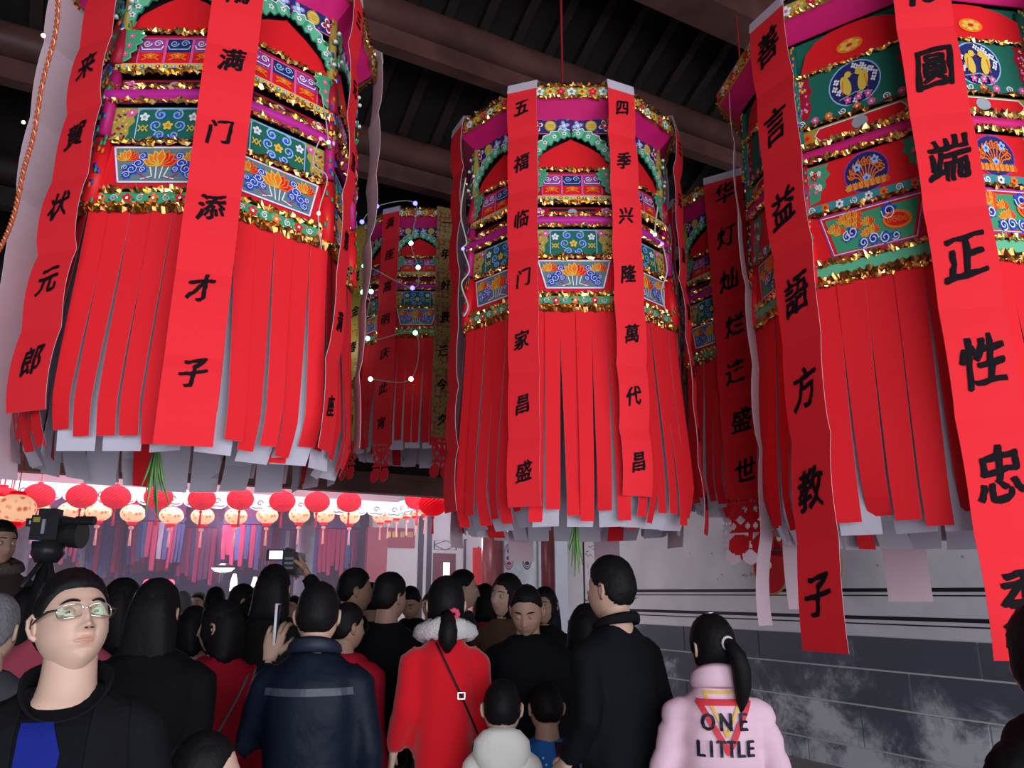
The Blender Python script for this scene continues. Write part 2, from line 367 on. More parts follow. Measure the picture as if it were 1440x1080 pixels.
# notice board with two oval emblems, standing between the two pillars
NB = 10.9
a = at_u(704, 748, NB); b = at_u(757, 905, NB)
t = thing('notice_board', 'white notice board with two oval emblems between two dark pillars', 'board', H((a.x+b.x)/2, NB, 0), TH)
w = (b.x-a.x)/2; m = MB(); m.box(-w, w, -.02, .02, max(b.z, .5), a.z); m.build('board_panel', mat('white_board', (.86, .90, .98), .5, noise_amt=.12, noise_scale=9), t)
m = MB(); m.box(-w, -w+.03, -.03, .03, 0, a.z); m.box(w-.03, w, -.03, .03, 0, a.z); m.box(-w, w, -.03, .03, a.z-.03, a.z); m.build('board_frame', mat('steel_frame', (.4, .4, .42), .3, .6), t)
for s_, c1, c2 in ((-1, (.5, .03, .12), (.10, .08, .25)), (1, (.04, .03, .05), (.45, .04, .05))):
    px = 714.5 if s_ < 0 else 740; py = 783
    c = at_u(px, py, NB); cx, cz = c.x-(a.x+b.x)/2, c.z; q = MB(); rx, rz = .095, .20
    def el(k, mi, y, sx=1, sz=1, dx=0, dz=0): q.add([(cx+dx+rx*k*sx*math.cos(2*PI*i/24), y, cz+dz+rz*k*sz*math.sin(2*PI*i/24)) for i in range(24)], [tuple(range(24))], mi)
    el(1.0, 0, -.022); el(.9, 1, -.0235); el(.82, 0, -.025); el(.74, 1, -.0265)
    el(.35, 2, -.028, 1, .6, 0, .09); el(.5, 0, -.028, 1, .35, 0, -.02); el(.3, 2, -.0295, 1.4, .3, 0, -.03); el(.35, 0, -.028, 1.2, .4, 0, -.10); el(.16, 1, -.0295, 1, 1, .02, .10)
    q.build('oval_emblem', [mat('emblem%d' % (s_+2), c1, .5), mat('emblem_white', (.8, .8, .85), .5), mat('emblem_b%d' % (s_+2), c2, .5)], t)
# small red banner by the pillar
a = at_u(665, 770, 11.2); b = at_u(682, 830, 11.2)
t = thing('standing_banner', 'small red vertical banner with yellow writing left of the dark red pillar', 'banner', H((a.x+b.x)/2, 11.2, 0), TH)
w = (b.x-a.x)/2; m = MB(); m.box(-w, w, -.008, .008, b.z-.4, a.z); m.build('banner_cloth', mat('banner_red', (.75, .03, .03), .6), t)
m = MB(); m.tube([(0, .02, 0), (0, .02, a.z+.02)], .012, 6); m.tube([(-.25, .02, .01), (.25, .02, .01)], .012, 6); m.build('banner_pole', M_line, t)

# haze hanging in the lit courtyard and the far hall (a thin scattering volume)
hz = MB(); hz.box(-12, 6.6, 9.0, 17.4, .02, 3.24)
hm = bpy.data.materials.new('courtyard_haze'); hm.use_nodes = True; nt = hm.node_tree; nt.nodes.clear()
oo_ = nt.nodes.new('ShaderNodeOutputMaterial'); vs_ = nt.nodes.new('ShaderNodeVolumeScatter'); vs_.inputs['Color'].default_value = (.85, .68, .95, 1); vs_.inputs['Density'].default_value = HAZE; nt.links.new(vs_.outputs[0], oo_.inputs['Volume'])
o = hz.build('courtyard_haze', hm); o.rotation_euler.z = TH; tag(o, 'thin bluish haze hanging in the courtyard and far hall', None, kind='structure')
# ================================================================== big paper lanterns
PALC = dict(red=(.70,.012,.018), crimson=(.38,.01,.03), white=(.78,.76,.80), blue=(.02,.07,.52), navy=(.02,.025,.13),
            orange=(.85,.17,.015), yellow=(.72,.48,.07), green=(.05,.30,.15), dkgreen=(.015,.13,.09), pink=(.75,.10,.30),
            magenta=(.50,.012,.16), teal=(.04,.25,.26), black=(.02,.015,.02), ltblue=(.30,.48,.75), grey=(.32,.34,.38), slate=(.13,.20,.22),
            violet=(.35,.05,.30), olive=(.40,.30,.06), ltgreen=(.12,.45,.25))
PAL = list(PALC); PI_ = {k: i for i, k in enumerate(PAL)}
PM = [mat('print_'+k, PALC[k], .45) for k in PAL]
M_red = mat('red_paper', (.70, .016, .024), .75, spec=.12, bump=.08, bump_scale=9)
M_red2 = mat('bright_red_paper', (.74, .022, .032), .75, spec=.12, bump=.08, bump_scale=9)
M_wpaper = mat('white_paper', (.72, .68, .76), .7, spec=.2, bump=.08, bump_scale=9)
nt = M_wpaper.node_tree; pb = nt.nodes['Principled BSDF']; mo = nt.nodes['Material Output']; tl = nt.nodes.new('ShaderNodeBsdfTranslucent'); tl.inputs[0].default_value = (.86, .80, .88, 1)
mxs = nt.nodes.new('ShaderNodeMixShader'); mxs.inputs[0].default_value = .45; nt.links.new(pb.outputs[0], mxs.inputs[1]); nt.links.new(tl.outputs[0], mxs.inputs[2]); nt.links.new(mxs.outputs[0], mo.inputs['Surface'])
M_tinsel = mat('gold_tinsel', (.95, .62, .20), .26, 1.0)
M_tinselb = mat('copper_tinsel', (.50, .24, .07), .3, 1.0)
M_mag = mat('magenta_cloth', (.56, .010, .14), .55, bump=.25, bump_scale=7)
M_core = mat('lantern_frame_wood', (.10, .02, .02), .7)
T8 = math.tan(PI/8)
class PR(MB):
    def __init__(s, z0, z1, a0, a1, hw0=None, hw1=None):      # top z0 with apothem a0, bottom z1 with a1
        super().__init__(); s.z0, s.z1, s.a0, s.a1 = z0, z1, a0, a1
        s.h0 = a0*T8 if hw0 is None else hw0; s.h1 = a1*T8 if hw1 is None else hw1
    def ap(s, z): return s.a0+(s.a1-s.a0)*(z-s.z0)/(s.z1-s.z0)
    def P(s, x, z, L): return (x, -(s.ap(z)+.0011*L), z)
    def base(s, c, th=.012):
        z0, z1, h0, h1 = s.z0, s.z1, s.h0, s.h1
        f = [(-h0,-s.a0,z0),(h0,-s.a0,z0),(h1,-s.a1,z1),(-h1,-s.a1,z1)]; b = [(x*.97, y+th, z) for x, y, z in f]
        s.add(f+b, [(0,3,2,1),(4,5,6,7),(0,1,5,4),(1,2,6,5),(2,3,7,6),(3,0,4,7)], PI_[c])
    def poly(s, pts, c, L=1):
        vs = [s.P(x, z, L) for x, z in pts]; ar = sum(pts[i-1][0]*pts[i][1]-pts[i][0]*pts[i-1][1] for i in range(len(pts)))
        s.add(vs, [tuple(range(len(pts))) if ar > 0 else tuple(reversed(range(len(pts))))], PI_[c])
    def ell(s, x, z, rx, rz, c, L=1, n=12, rot=0):
        s.poly([(x+rx*math.cos(t)*math.cos(rot)-rz*math.sin(t)*math.sin(rot), z+rx*math.cos(t)*math.sin(rot)+rz*math.sin(t)*math.cos(rot)) for t in (2*PI*i/n for i in range(n))], c, L)
    def line(s, pts, w, c, L=2, close=False):
        if close: pts = list(pts)+[pts[0]]
        for (x0, z0), (x1, z1) in zip(pts, pts[1:]):
            d = math.hypot(x1-x0, z1-z0) or 1e-6; ex, ez = (x1-x0)/d*w*.4, (z1-z0)/d*w*.4; nx, nz = -(z1-z0)/d*w/2, (x1-x0)/d*w/2
            s.poly([(x0-ex+nx,z0-ez+nz),(x1+ex+nx,z1+ez+nz),(x1+ex-nx,z1+ez-nz),(x0-ex-nx,z0-ez-nz)], c, L)
    def ring(s, x, z, rx, rz, w, c, L=2, n=18, a0=0, a1=2*PI):
        s.line([(x+rx*math.cos(a0+(a1-a0)*i/n), z+rz*math.sin(a0+(a1-a0)*i/n)) for i in range(n+1)], w, c, L)
    def flower(s, x, z, r, c, c2, L=2, k=5):
        for i in range(k):
            a = 2*PI*i/k+.3; s.ell(x+r*.55*math.cos(a), z+r*.55*math.sin(a), r*.48, r*.36, c, L, 8, a)
        s.ell(x, z, r*.3, r*.3, c2, L+1, 8)
    def lotus(s, x, z, r, L=2):
        for i, a in enumerate((-1.15, 1.15, -.75, .75, -.38, .38, 0)):
            d = (math.sin(a), math.cos(a)); w = .22*r; m = (x+d[0]*r*.55, z+d[1]*r*.55); n = (-d[1]*w, d[0]*w)
            P = [(x, z), (m[0]+n[0], m[1]+n[1]), (x+d[0]*r, z+d[1]*r), (m[0]-n[0], m[1]-n[1])]
            s.poly(P, 'red' if i % 2 else 'orange', L+i*.25); s.line(P, r*.07, 'orange' if i % 2 else 'yellow', L+i*.25+.2, True)
    def scroll(s, x, z, r, w, c, L=2, a0=0, d=1, turns=1.3):
        s.line([(x+r*(1-.75*t)*math.cos(a0+d*2*PI*turns*t), z+r*(1-.75*t)*math.sin(a0+d*2*PI*turns*t)) for t in (i/12 for i in range(13))], w, c, L)
def tinsel(hw, ap, z, h, seed, m_=None, n=None):
    r = random.Random(seed); b = MB(); n = n or int(hw*2/.009); rows = 3
    g = [[(-hw+2*hw*i/n+r.uniform(-.002,.002), -ap-.004-r.uniform(-.006, .010), z-h*j/(rows-1)+(r.uniform(-.007,.007) if j != 1 else 0)) for i in range(n+1)] for j in range(rows)]
    b.add([p for row in g for p in row], [(j*(n+1)+i, (j+1)*(n+1)+i, (j+1)*(n+1)+i+1, j*(n+1)+i+1) for j in range(rows-1) for i in range(n)])
    return b
LM = {}
def lm(key, fn):
    if key not in LM: LM[key] = fn()
    return LM[key]
def face_parts_a():
    R = []
    def put(name, b, mats=PM, smooth=False): R.append((name, b.mesh(name, mats, smooth)))
    # rim with printed flowers
    p = PR(0, -.052, .508, .508); p.base('olive', .02); r = random.Random(3)
    for i in range(9):
        x = -.186+i*.0465; c = [('red','pink'),('white','green'),('yellow','red')][i % 3]; p.flower(x, -.026, .021, c[0], c[1], 1)
        p.ell(x+.023, -.012, .007, .004, 'green', 1, 6); p.ell(x+.023, -.040, .007, .004, 'green', 1, 6)
    put('rim_band', p)
    put('tinsel', tinsel(.21, .508, .012, .018, 1), M_tinselb); put('tinsel', tinsel(.21, .508, -.048, .014, 2), M_tinsel)
    b = MB(); n = 10; rows = [(-.05,.502),(-.075,.478),(-.105,.447),(-.118,.436)]      # canopy cloth sloping inwards
    for th in (0, .004):
        g = [[(x, -a+th, z+.004*math.sin(x*40+i)) for x in (-a*T8+2*a*T8*k/n for k in range(n+1))] for i, (z, a) in enumerate(rows)]
        b.add([q for row in g for q in row], [(j*(n+1)+i, (j+1)*(n+1)+i, (j+1)*(n+1)+i+1, j*(n+1)+i+1) for j in range(3) for i in range(n)])
    put('canopy_cloth', b, M_mag, True)
    p = PR(-.112, -.182, .435, .43); p.base('navy')                       # band of discs
    for i, x in enumerate((-.15, -.09, -.03, .03, .09, .15)):
        if i in (1, 4): p.ell(x, -.147, .026, .026, 'olive', 1, 16); p.ell(x, -.147, .021, .021, 'yellow', 2, 16); [p.line([(x-.014, -.147+d), (x+.014, -.147+d)], .003, 'olive', 3) for d in (-.008, 0, .008)]
        else:
            p.flower(x, -.147, .028, 'white' if i in (0, 5) else 'violet', 'pink', 1, 4); p.flower(x, -.147, .022, 'crimson' if i in (0, 5) else 'ltblue', 'white', 2.4, 4)
    for i in range(14): p.ell(-.17+i*.026, -.118-(i % 2)*.056, .006, .004, 'violet' if i % 3 else 'green', 1, 6)
    p.line([(-.178,-.184),(.178,-.184)], .004, 'pink', 2); put('medallion_band', p)
    p = PR(-.182, -.365, .395, .395); p.base('black'); put('back_panel', p)
    p = PR(-.20, -.36, .418, .425)                                      # red curtain parted at the top
    for L in (0, -4): p.poly([(-.172,-.352),(.172,-.352),(.14,-.29),(.075,-.245),(.012,-.212),(0,-.200),(-.012,-.212),(-.075,-.245),(-.14,-.29)], 'red', L)
    put('curtain', p)
    p = PR(-.18, -.36, .440, .440)                                      # green leafed swag in two arms with drooping ends
    for sgn in (-1, 1):
        c = [(.004,-.190,.016),(.04,-.193,.026),(.085,-.212,.030),(.125,-.245,.030),(.15,-.285,.028),(.168,-.33,.022)]
        up = []; dn = []
        for i in range(0, 21):
            t = i/20*5; k = min(int(t), 4); f = t-k; x = c[k][0]+(c[k+1][0]-c[k][0])*f; z = c[k][1]+(c[k+1][1]-c[k][1])*f; w = c[k][2]+(c[k+1][2]-c[k][2])*f
            w *= 1+.28*math.sin(i*2.1); a = -.35-.22*t
            up.append((sgn*(x-w*math.sin(a)*.6), z+w*math.cos(a))); dn.append((sgn*(x+w*math.sin(a)*.6), z-w*math.cos(a)))
        for L in (0, 3): 
            for i in range(20): p.poly([up[i], up[i+1], dn[i+1], dn[i]], 'ltgreen' if i % 5 else 'green', L)
        p.line(up, .004, 'white', 4); p.line(dn, .004, 'dkgreen', 4)
        for i in (3, 7, 11, 15, 18):
            m_ = ((up[i][0]+dn[i][0])/2, (up[i][1]+dn[i][1])/2); p.flower(m_[0], m_[1], .011, 'white', 'crimson', 5, 5)
    put('leaf_swag', p)
    put('tinsel', tinsel(.165, .425, -.352, .016, 3), M_tinsel)
    p = PR(-.368, -.50, .420, .430); p.base('crimson')                  # three little windows
    for i, x in enumerate((-.088, 0, .088)):
        p.poly([(x-.042,-.385),(x+.042,-.385),(x+.042,-.485),(x-.042,-.485)], 'navy' if i == 1 else 'violet', 1)
        p.poly([(x-.040,-.438),(x+.040,-.438),(x+.040,-.484),(x-.040,-.484)], 'red', 2)
        p.line([(x-.042,-.385),(x+.042,-.385),(x+.042,-.485),(x-.042,-.485)], .0045, 'pink', 4, True)
        for sg in (-1, 1):
            p.scroll(x+sg*.017, -.405, .014, .0038, 'ltblue' if i == 1 else 'white', 5, 0, sg); p.line([(x, -.428), (x+sg*.03, -.428), (x+sg*.036, -.415)], .004, 'ltblue' if i == 1 else 'white', 5)
            p.line([(x+sg*.005,-.447),(x+sg*.026,-.452),(x+sg*.010,-.461),(x+sg*.026,-.470)], .005, 'orange', 5)
        p.flower(x, -.456, .013, 'orange', 'yellow', 5.4)
    put('window_panel', p)
    for sg in (-1, 1):                                                   # pierced green bracket at each side
        p = PR(-.37, -.50, .446, .446)
        P = [(.176,-.368),(.112,-.372),(.120,-.385),(.102,-.392),(.118,-.405),(.110,-.418),(.130,-.428),(.126,-.445),(.145,-.458),(.142,-.475),(.160,-.488),(.176,-.492)]
        for L in (0, 3): p.poly([(sg*x, z) for x, z in P], 'green', L)
        p.line([(sg*x, z) for x, z in P[1:-1]], .004, 'ltgreen', 4)
        for (x, z) in ((.145,-.395),(.150,-.43),(.160,-.462)): p.flower(sg*x, z, .010, 'pink', 'yellow', 4.5)
        put('leaf_bracket', p)
    p = PR(-.497, -.520, .450, .450); p.base('yellow')
    for i in range(15): p.ell(-.175+i*.025, -.5085, .0085, .007, ['teal','grey','crimson'][i % 3], 1, 8); p.ell(-.175+i*.025, -.5085, .003, .003, 'white', 2, 6)
    put('border_strip', p); put('tinsel', tinsel(.187, .450, -.518, .022, 4), M_tinsel)
    p = PR(-.535, -.592, .418, .430); p.base('crimson', .01)
    p.poly([(-.10,-.545),(.10,-.545),(.10,-.582),(-.10,-.582)], 'black', 1); p.line([(-.10,-.563),(.10,-.563)], .007, 'red', 2)
    for x in (-.145, .145): p.flower(x, -.563, .025, 'white', 'pink', 1, 6); p.flower(x, -.563, .020, 'pink', 'white', 2.4, 6)
    p.ell(0, -.563, .020, .018, 'grey', 3, 12); put('recess_panel', p)
    b = MB(); n = 8
    for (z, a) in ((-.600, .462),):
        rows = [(-.596,.445),(-.603,.466),(-.618,.473),(-.632,.466),(-.640,.445)]
        b.add([(k*a_*T8/4-a_*T8, -a_+.003*math.sin(k), z_) for z_, a_ in rows for k in range(9)], [(j*9+i, (j+1)*9+i, (j+1)*9+i+1, j*9+i+1) for j in range(4) for i in range(8)])
    put('ledge_cloth', b, mat('violet_cloth', (.46, .016, .26), .5), True)
    put('tinsel', tinsel(.19, .462, -.586, .016, 5), M_tinsel); put('tinsel', tinsel(.19, .460, -.634, .016, 6), M_tinsel)
    p = PR(-.645, -.768, .432, .438); p.base('dkgreen')                   # blue scrolls on green, yellow lace at the sides
    for sg in (-1, 1):
        p.poly([(sg*x, z) for x, z in ((.178,-.648),(.078,-.650),(.098,-.662),(.112,-.68),(.105,-.70),(.122,-.72),(.120,-.745),(.130,-.765),(.180,-.765))], 'olive', 1)
        r = random.Random(5)
        for k in range(26): 
            x, z = r.uniform(.125,.172), r.uniform(-.76,-.655); p.ell(sg*x, z, .006, .004, r.choice(['yellow','yellow','crimson','pink','navy']), 2, 6, r.random()*3)
        p.flower(sg*.118, -.668, .016, 'pink', 'white', 3)
        p.line([(sg*.098,-.655),(sg*.098,-.764)], .004, 'ltblue', 2)
        p.flower(sg*.077, -.683, .016, 'white', 'grey', 2); 
        for k in (-.007, .007): p.line([(sg*(.077+k)-.007,-.715),(sg*(.077+k)+.007,-.735)], .004, 'yellow', 3); p.line([(sg*(.077+k)+.007,-.715),(sg*(.077+k)-.007,-.735)], .004, 'yellow', 3)
        p.scroll(sg*.026, -.675, .020, .0055, 'ltblue', 3, PI/2, -sg); p.scroll(sg*.036, -.715, .020, .0045, 'ltblue', 3, -PI/2, sg); p.scroll(sg*.022, -.750, .016, .005, 'ltblue', 3, PI, sg)
        p.ell(sg*.022, -.678, .015, .013, 'blue', 2, 10); p.ell(sg*.02, -.752, .018, .009, 'blue', 2, 10); p.ell(sg*.045,-.71,.008,.016,'blue',2,8)
    p.line([(-.10,-.653),(.10,-.653)], .006, 'ltblue', 3); p.flower(0, -.715, .017, 'yellow', 'orange', 3)
    put('scroll_panel', p)
    put('tinsel', tinsel(.187, .442, -.766, .012, 7), M_tinselb); put('tinsel', tinsel(.187, .448, -.776, .016, 8), M_tinsel)
    p = PR(-.79, -.945, .442, .462); p.base('red')                        # lotus panel
    fr = [(-.150,-.797),(.150,-.797),(.118,-.925),(-.118,-.925)]
    p.poly(fr, 'slate', 1)
    p.line(fr, .0055, 'white', 2, True); p.line([(-.156,-.792),(.156,-.792),(.122,-.930),(-.122,-.930)], .003, 'magenta', 2, True)
    p.lotus(0, -.868, .062, 3); p.lotus(-.102, -.848, .042, 3); p.lotus(.102, -.848, .042, 3)
    for sg in (-1, 1):
        for (x, z, r_) in ((.060,-.832,.017),(.070,-.858,.022),(.088,-.880,.022),(.052,-.880,.013),(.102,-.900,.016),(.112,-.873,.012)):
            p.flower(sg*x*.94, z, r_*1.05, 'blue', 'blue', 2.5, 6); p.scroll(sg*x*.94, z, r_*.8, .0022, 'white', 5, x*90, sg)
        p.line([(sg*.010,-.868),(sg*.006,-.912)], .004, 'white', 3); p.line([(sg*.028,-.872),(sg*.018,-.905),(sg*.05,-.915)], .004, 'white', 3); p.line([(sg*.06,-.895),(sg*.03,-.914)], .004, 'magenta', 3)
    put('lotus_panel', p)
    put('tinsel', tinsel(.192, .464, -.942, .022, 9), M_tinsel)
    p = PR(-.962, -1.002, .466, .466); p.base('green')
    for i in range(5): p.flower(-.16+i*.08, -.982, .017, 'red' if i % 2 else 'orange', 'white', 1); p.scroll(-.12+i*.08 if i < 4 else .185, -.982, .012, .003, 'white', 1.5, i)
    for i in range(16): p.ell(-.18+i*.024, -.97-(i*7 % 3)*.009, .006, .004, ['orange','ltgreen','dkgreen'][i % 3], 1, 6, i)
    put('flower_band', p)
    put('tinsel', tinsel(.194, .466, -.998, .032, 10), M_tinselb); put('tinsel', tinsel(.194, .470, -1.000, .008, 11), M_tinsel)
    return R
def corner_parts_a():
    R = []
    b = MB(); b.tube([(0, -.462, -.115), (0, -.466, -.36)], .016, 8, 0); b.tube([(0,-.47,-.37),(0,-.485,-.50)], .020, 8, 1); b.tube([(0,-.478,-.53),(0,-.490,-.76)], .018, 8, 2); b.tube([(0,-.485,-.78),(0,-.498,-1.0)], .026, 8, 3)
    r = random.Random(8)
    for k in range(46):
        z = r.uniform(-1.0, -.12); a = r.uniform(-1.2, 1.2); R_ = .030 if z < -.78 else .023; c = (R_*math.sin(a), -.462-.038*min(1, (-z)/.9)-R_*math.cos(a)*.7, z)
        b.sphere(c, .009, 5, 4, r.choice([4, 5, 6, 5, 6, 7]), (1, .25, 1.3))
    R.append(('corner_post', b.mesh('corner_post', [PM[PI_[k]] for k in ('olive','crimson','magenta','red','blue','green','orange','white')], True)))
    p = MB()                                                              # trailing vine with blossoms
    for k in range(15):
        t = k/14; x = .03*math.sin(k*1.3); z = -.17-.23*t; y = -.478-.010*math.sin(k)
        s = .020*(1-.35*t)
        a = k*2.4; p.add([(x, y, z), (x+s*math.cos(a)-.3*s*math.sin(a), y-.006, z+s*math.sin(a)+.3*s*math.cos(a)), (x+1.7*s*math.cos(a), y-.004, z+1.7*s*math.sin(a)), (x+s*math.cos(a)+.5*s*math.sin(a), y-.002, z+s*math.sin(a)-.5*s*math.cos(a)),
                          (x, y+.004, z), (x+s*math.cos(a)-.3*s*math.sin(a), y-.002, z+s*math.sin(a)+.3*s*math.cos(a)), (x+1.7*s*math.cos(a), y, z+1.7*s*math.sin(a)), (x+s*math.cos(a)+.5*s*math.sin(a), y+.002, z+s*math.sin(a)-.5*s*math.cos(a))],
                         [(0,1,2,3),(7,6,5,4),(0,4,5,1),(1,5,6,2),(2,6,7,3),(3,7,4,0)], 0 if k % 3 else 1)
        if k % 3 == 0: p.sphere((x, y-.012, z), .008, 6, 4, 2)
    R.append(('vine', p.mesh('vine', [PM[PI_['green']], PM[PI_['ltgreen']], PM[PI_['white']]])))
    return R
def medallion_panel(p, cx, zc, r, col, ink, birds):
    p.ell(cx, zc, r*1.25, r, 'navy', 1, 26); p.ring(cx, zc, r*1.25, r, .005, col, 2, 26); q = random.Random(int(r*1000)+birds)
    if birds:
        for k in range(22):
            a = q.uniform(0, 6.28); d = r*q.uniform(.45, .88); p.flower(cx+1.2*d*math.cos(a), zc+d*math.sin(a), .011, 'white', 'grey', 2+.1*k, 4)
        for sg in (-1, 1):
            p.ell(cx+sg*.032, zc-.002, .019, .036, 'yellow', 5, 14, -sg*.25); p.ell(cx+sg*.020, zc+.034, .013, .012, 'yellow', 5.5, 10)
            p.line([(cx+sg*.040, zc+.015), (cx+sg*.046, zc-.03)], .003, 'orange', 6.5); p.poly([(cx+sg*.008, zc+.034), (cx+sg*.001, zc+.030), (cx+sg*.009, zc+.028)], 'orange', 6.5)
        p.line([(cx-.06, zc-.045), (cx, zc-.034), (cx+.06, zc-.048)], .004, 'grey', 4)
        for x in (-.03, .01, .045): p.flower(cx+x, zc-.055, .014, 'pink', 'white', 7)
    else:
        for k in range(9):
            a = .25+k*.33; p.line([(cx, zc-r*.8), (cx+.5*r*math.cos(a), zc-.3*r+.4*r*math.sin(a)), (cx+r*1.05*math.cos(a), zc-.3*r+.95*r*math.sin(a))], .004, ink, 3); p.scroll(cx+r*.85*math.cos(a), zc-.2*r+.7*r*math.sin(a), .014, .004, 'orange', 3.5, a)
        for (x, z) in ((-.03,.02),(.035,.03),(0,-.02)): p.flower(cx+x, zc+z, .015, 'ltblue', 'blue', 4, 5)
        for k in range(7): p.lotus(cx-.06+k*.02, zc-r*.75, .022, 4)
def face_parts_b():                                                       # the tall lantern at the right: four painted tiers with round medallions
    R = []; s = 1.0
    KZ = [(.05,.05),(0,0),(-.055,-.055),(-.13,-.11),(-.41,-.275),(-.565,-.46),(-.595,-.49),(-.665,-.565),(-.73,-.635),(-.745,-.65),(-.875,-.815),(-.905,-.85),(-.915,-.86),(-1.06,-1.045),(-1.135,-1.135),(-1.3,-1.3)]
    def fz(z):                                                            # tier heights of this lantern
        for (a, c), (d, e) in zip(KZ, KZ[1:]):
            if d <= z <= a: return c+(e-c)*(z-a)/(d-a)
        return z
    def put(name, b, mats=PM, smooth=False): b.v = [(x, y, fz(z)) for x, y, z in b.v]; R.append((name, b.mesh(name, mats, smooth)))
    p = PR(0, -.055, .665, .665); p.base('olive', .02)
    for i in range(11): p.flower(-.25+i*.05, -.027, .022, ['red','white','yellow'][i % 3], 'pink', 1)
    put('rim_band', p); put('tinsel', tinsel(.27, .665, -.05, .014, 2), M_tinsel)
    b = MB(); rows = [(-.05,.66),(-.09,.62),(-.13,.585),(-.14,.575)]
    for th in (0, .004): b.add([(x*a*T8, -a+th, z) for z, a in rows for x in (-1, -.5, 0, .5, 1)], [(j*5+i, (j+1)*5+i, (j+1)*5+i+1, j*5+i+1) for j in range(3) for i in range(4)])
    put('canopy_cloth', b, M_mag, True)
    p = PR(-.13, -.42, .545, .545); p.base('dkgreen'); put('back_panel', p)
    p = PR(-.14, -.41, .560, .566)
    for L in (0, -4): p.poly([(-.20,-.40),(.22,-.40),(.22,-.25),(.14,-.18),(.06,-.145),(0,-.14),(-.06,-.145),(-.13,-.18),(-.17,-.25)], 'red', L)
    p.ell(0, -.30, .05, .05, 'orange', 3, 16); p.flower(0, -.30, .04, 'yellow', 'red', 4, 6)
    put('curtain', p)
    put('tinsel', tinsel(.23, .566, -.395, .02, 3), M_tinsel)
    p = PR(-.41, -.565, .560, .566); p.base('dkgreen')
    q = random.Random(2)
    for sg in (-1, 1):
        p.poly([(sg*x, z) for x, z in ((.232,-.412),(.165,-.415),(.172,-.44),(.158,-.46),(.175,-.49),(.168,-.52),(.185,-.563),(.234,-.563))], 'crimson', 1)
        for k in range(36): p.flower(sg*q.uniform(.18,.228), q.uniform(-.555,-.42), .007, q.choice(['pink','red','yellow']), 'white', 2+k*.05, 4)
    medallion_panel(p, 0, -.49, .076, 'ltblue', 'white', 1); put('bird_medallion_panel', p)
    p = PR(-.565, -.592, .574, .574); p.base('dkgreen')
    for i in range(9): p.flower(-.212+i*.053, -.578, .015, 'pink' if i % 2 else 'orange', 'white', 1, 7) if i % 3 else p.scroll(-.212+i*.053, -.578, .014, .004, 'white', 1, i)
    put('border_strip', p); put('tinsel', tinsel(.236, .572, -.590, .014, 4), M_tinselb)
    p = PR(-.60, -.665, .556, .560); p.base('olive'); p.poly([(-.15,-.608),(.15,-.608),(.17,-.632),(.15,-.658),(-.15,-.658),(-.17,-.632)], 'red', 1); p.line([(-.15,-.608),(.15,-.608),(.17,-.632),(.15,-.658),(-.15,-.658),(-.17,-.632)], .004, 'white', 2, True)
    for x in (-.20, .20): p.flower(x, -.632, .024, 'orange', 'red', 2, 7)
    p.ell(0, -.632, .030, .024, 'grey', 3, 14); put('cartouche_panel', p)
    put('tinsel', tinsel(.238, .575, -.662, .026, 12), M_tinsel)
    b = MB(); rows = [(-.688,.560),(-.692,.582),(-.706,.588),(-.720,.582),(-.726,.560)]
    b.add([(x*a*T8, -a, z) for z, a in rows for x in (-1, -.5, 0, .5, 1)], [(j*5+i, (j+1)*5+i, (j+1)*5+i+1, j*5+i+1) for j in range(4) for i in range(4)])
    put('ledge_cloth', b, M_mag, True); put('tinsel', tinsel(.24, .578, -.722, .022, 13), M_tinsel)
    p = PR(-.745, -.875, .562, .568); p.base('red')
    for sg in (-1, 1):
        p.poly([(sg*x, z) for x, z in ((.234,-.747),(.130,-.750),(.142,-.765),(.128,-.785),(.150,-.80),(.148,-.82),(.170,-.835),(.175,-.86),(.236,-.872))], 'green', 1)
        for k in range(16): p.flower(sg*q.uniform(.165,.225), q.uniform(-.85,-.76), .009, q.choice(['pink','crimson','white']), 'yellow', 2+k*.05, 5)
    medallion_panel(p, 0, -.812, .063, 'violet', 'orange', 0); put('phoenix_medallion_panel', p)
    p = PR(-.875, -.905, .576, .576); p.base('teal')
    for i in range(9): p.flower(-.21+i*.0525, -.89, .015, 'orange' if i % 2 else 'white', 'crimson', 1, 6) if i % 3 else p.scroll(-.21+i*.0525, -.89, .013, .004, 'white', 1, i)
    put('border_strip', p); put('tinsel', tinsel(.238, .576, -.902, .014, 14), M_tinselb)
    p = PR(-.915, -1.06, .572, .590); p.base('red')
    fr = [(-.185,-.922),(.185,-.922),(.145,-1.050),(-.145,-1.050)]; p.line(fr, .006, 'violet', 2, True); p.line([(-.180,-.926),(.180,-.926),(.142,-1.047),(-.142,-1.047)], .003, 'white', 2, True)
    p.poly([(-.165,-.935),(.165,-.935),(.13,-1.042),(-.13,-1.042)], 'green', 1)
    for k in range(12): p.lotus(q.uniform(-.14,.02), q.uniform(-1.02,-.95), .028, 2+.1*k)
    for (x, z, r_) in ((.06,-.955,.028),(-.07,-.99,.022),(-.09,-1.0,.018),(.0,-1.025,.020),(.04,-1.03,.020),(.075,-1.032,.016),(-.035,-1.03,.018)): p.flower(x, z, r_, 'blue', 'navy', 4, 6); p.scroll(x, z, r_*.9, .0035, 'white', 6, x*50)
    p.ell(.085, -.985, .05, .028, 'orange', 4.5, 16, -.15); p.ell(.085,-.985,.04,.02,'red',5,16,-.15); [p.scroll(.06+.018*k, -.985, .010, .003, 'orange', 6, k) for k in range(4)]
    put('fish_and_lotus_panel', p)
    put('tinsel', tinsel(.246, .592, -1.057, .020, 15), M_tinsel)
    p = PR(-1.073, -1.108, .592, .592); p.base('ltgreen'); put('green_band', p)
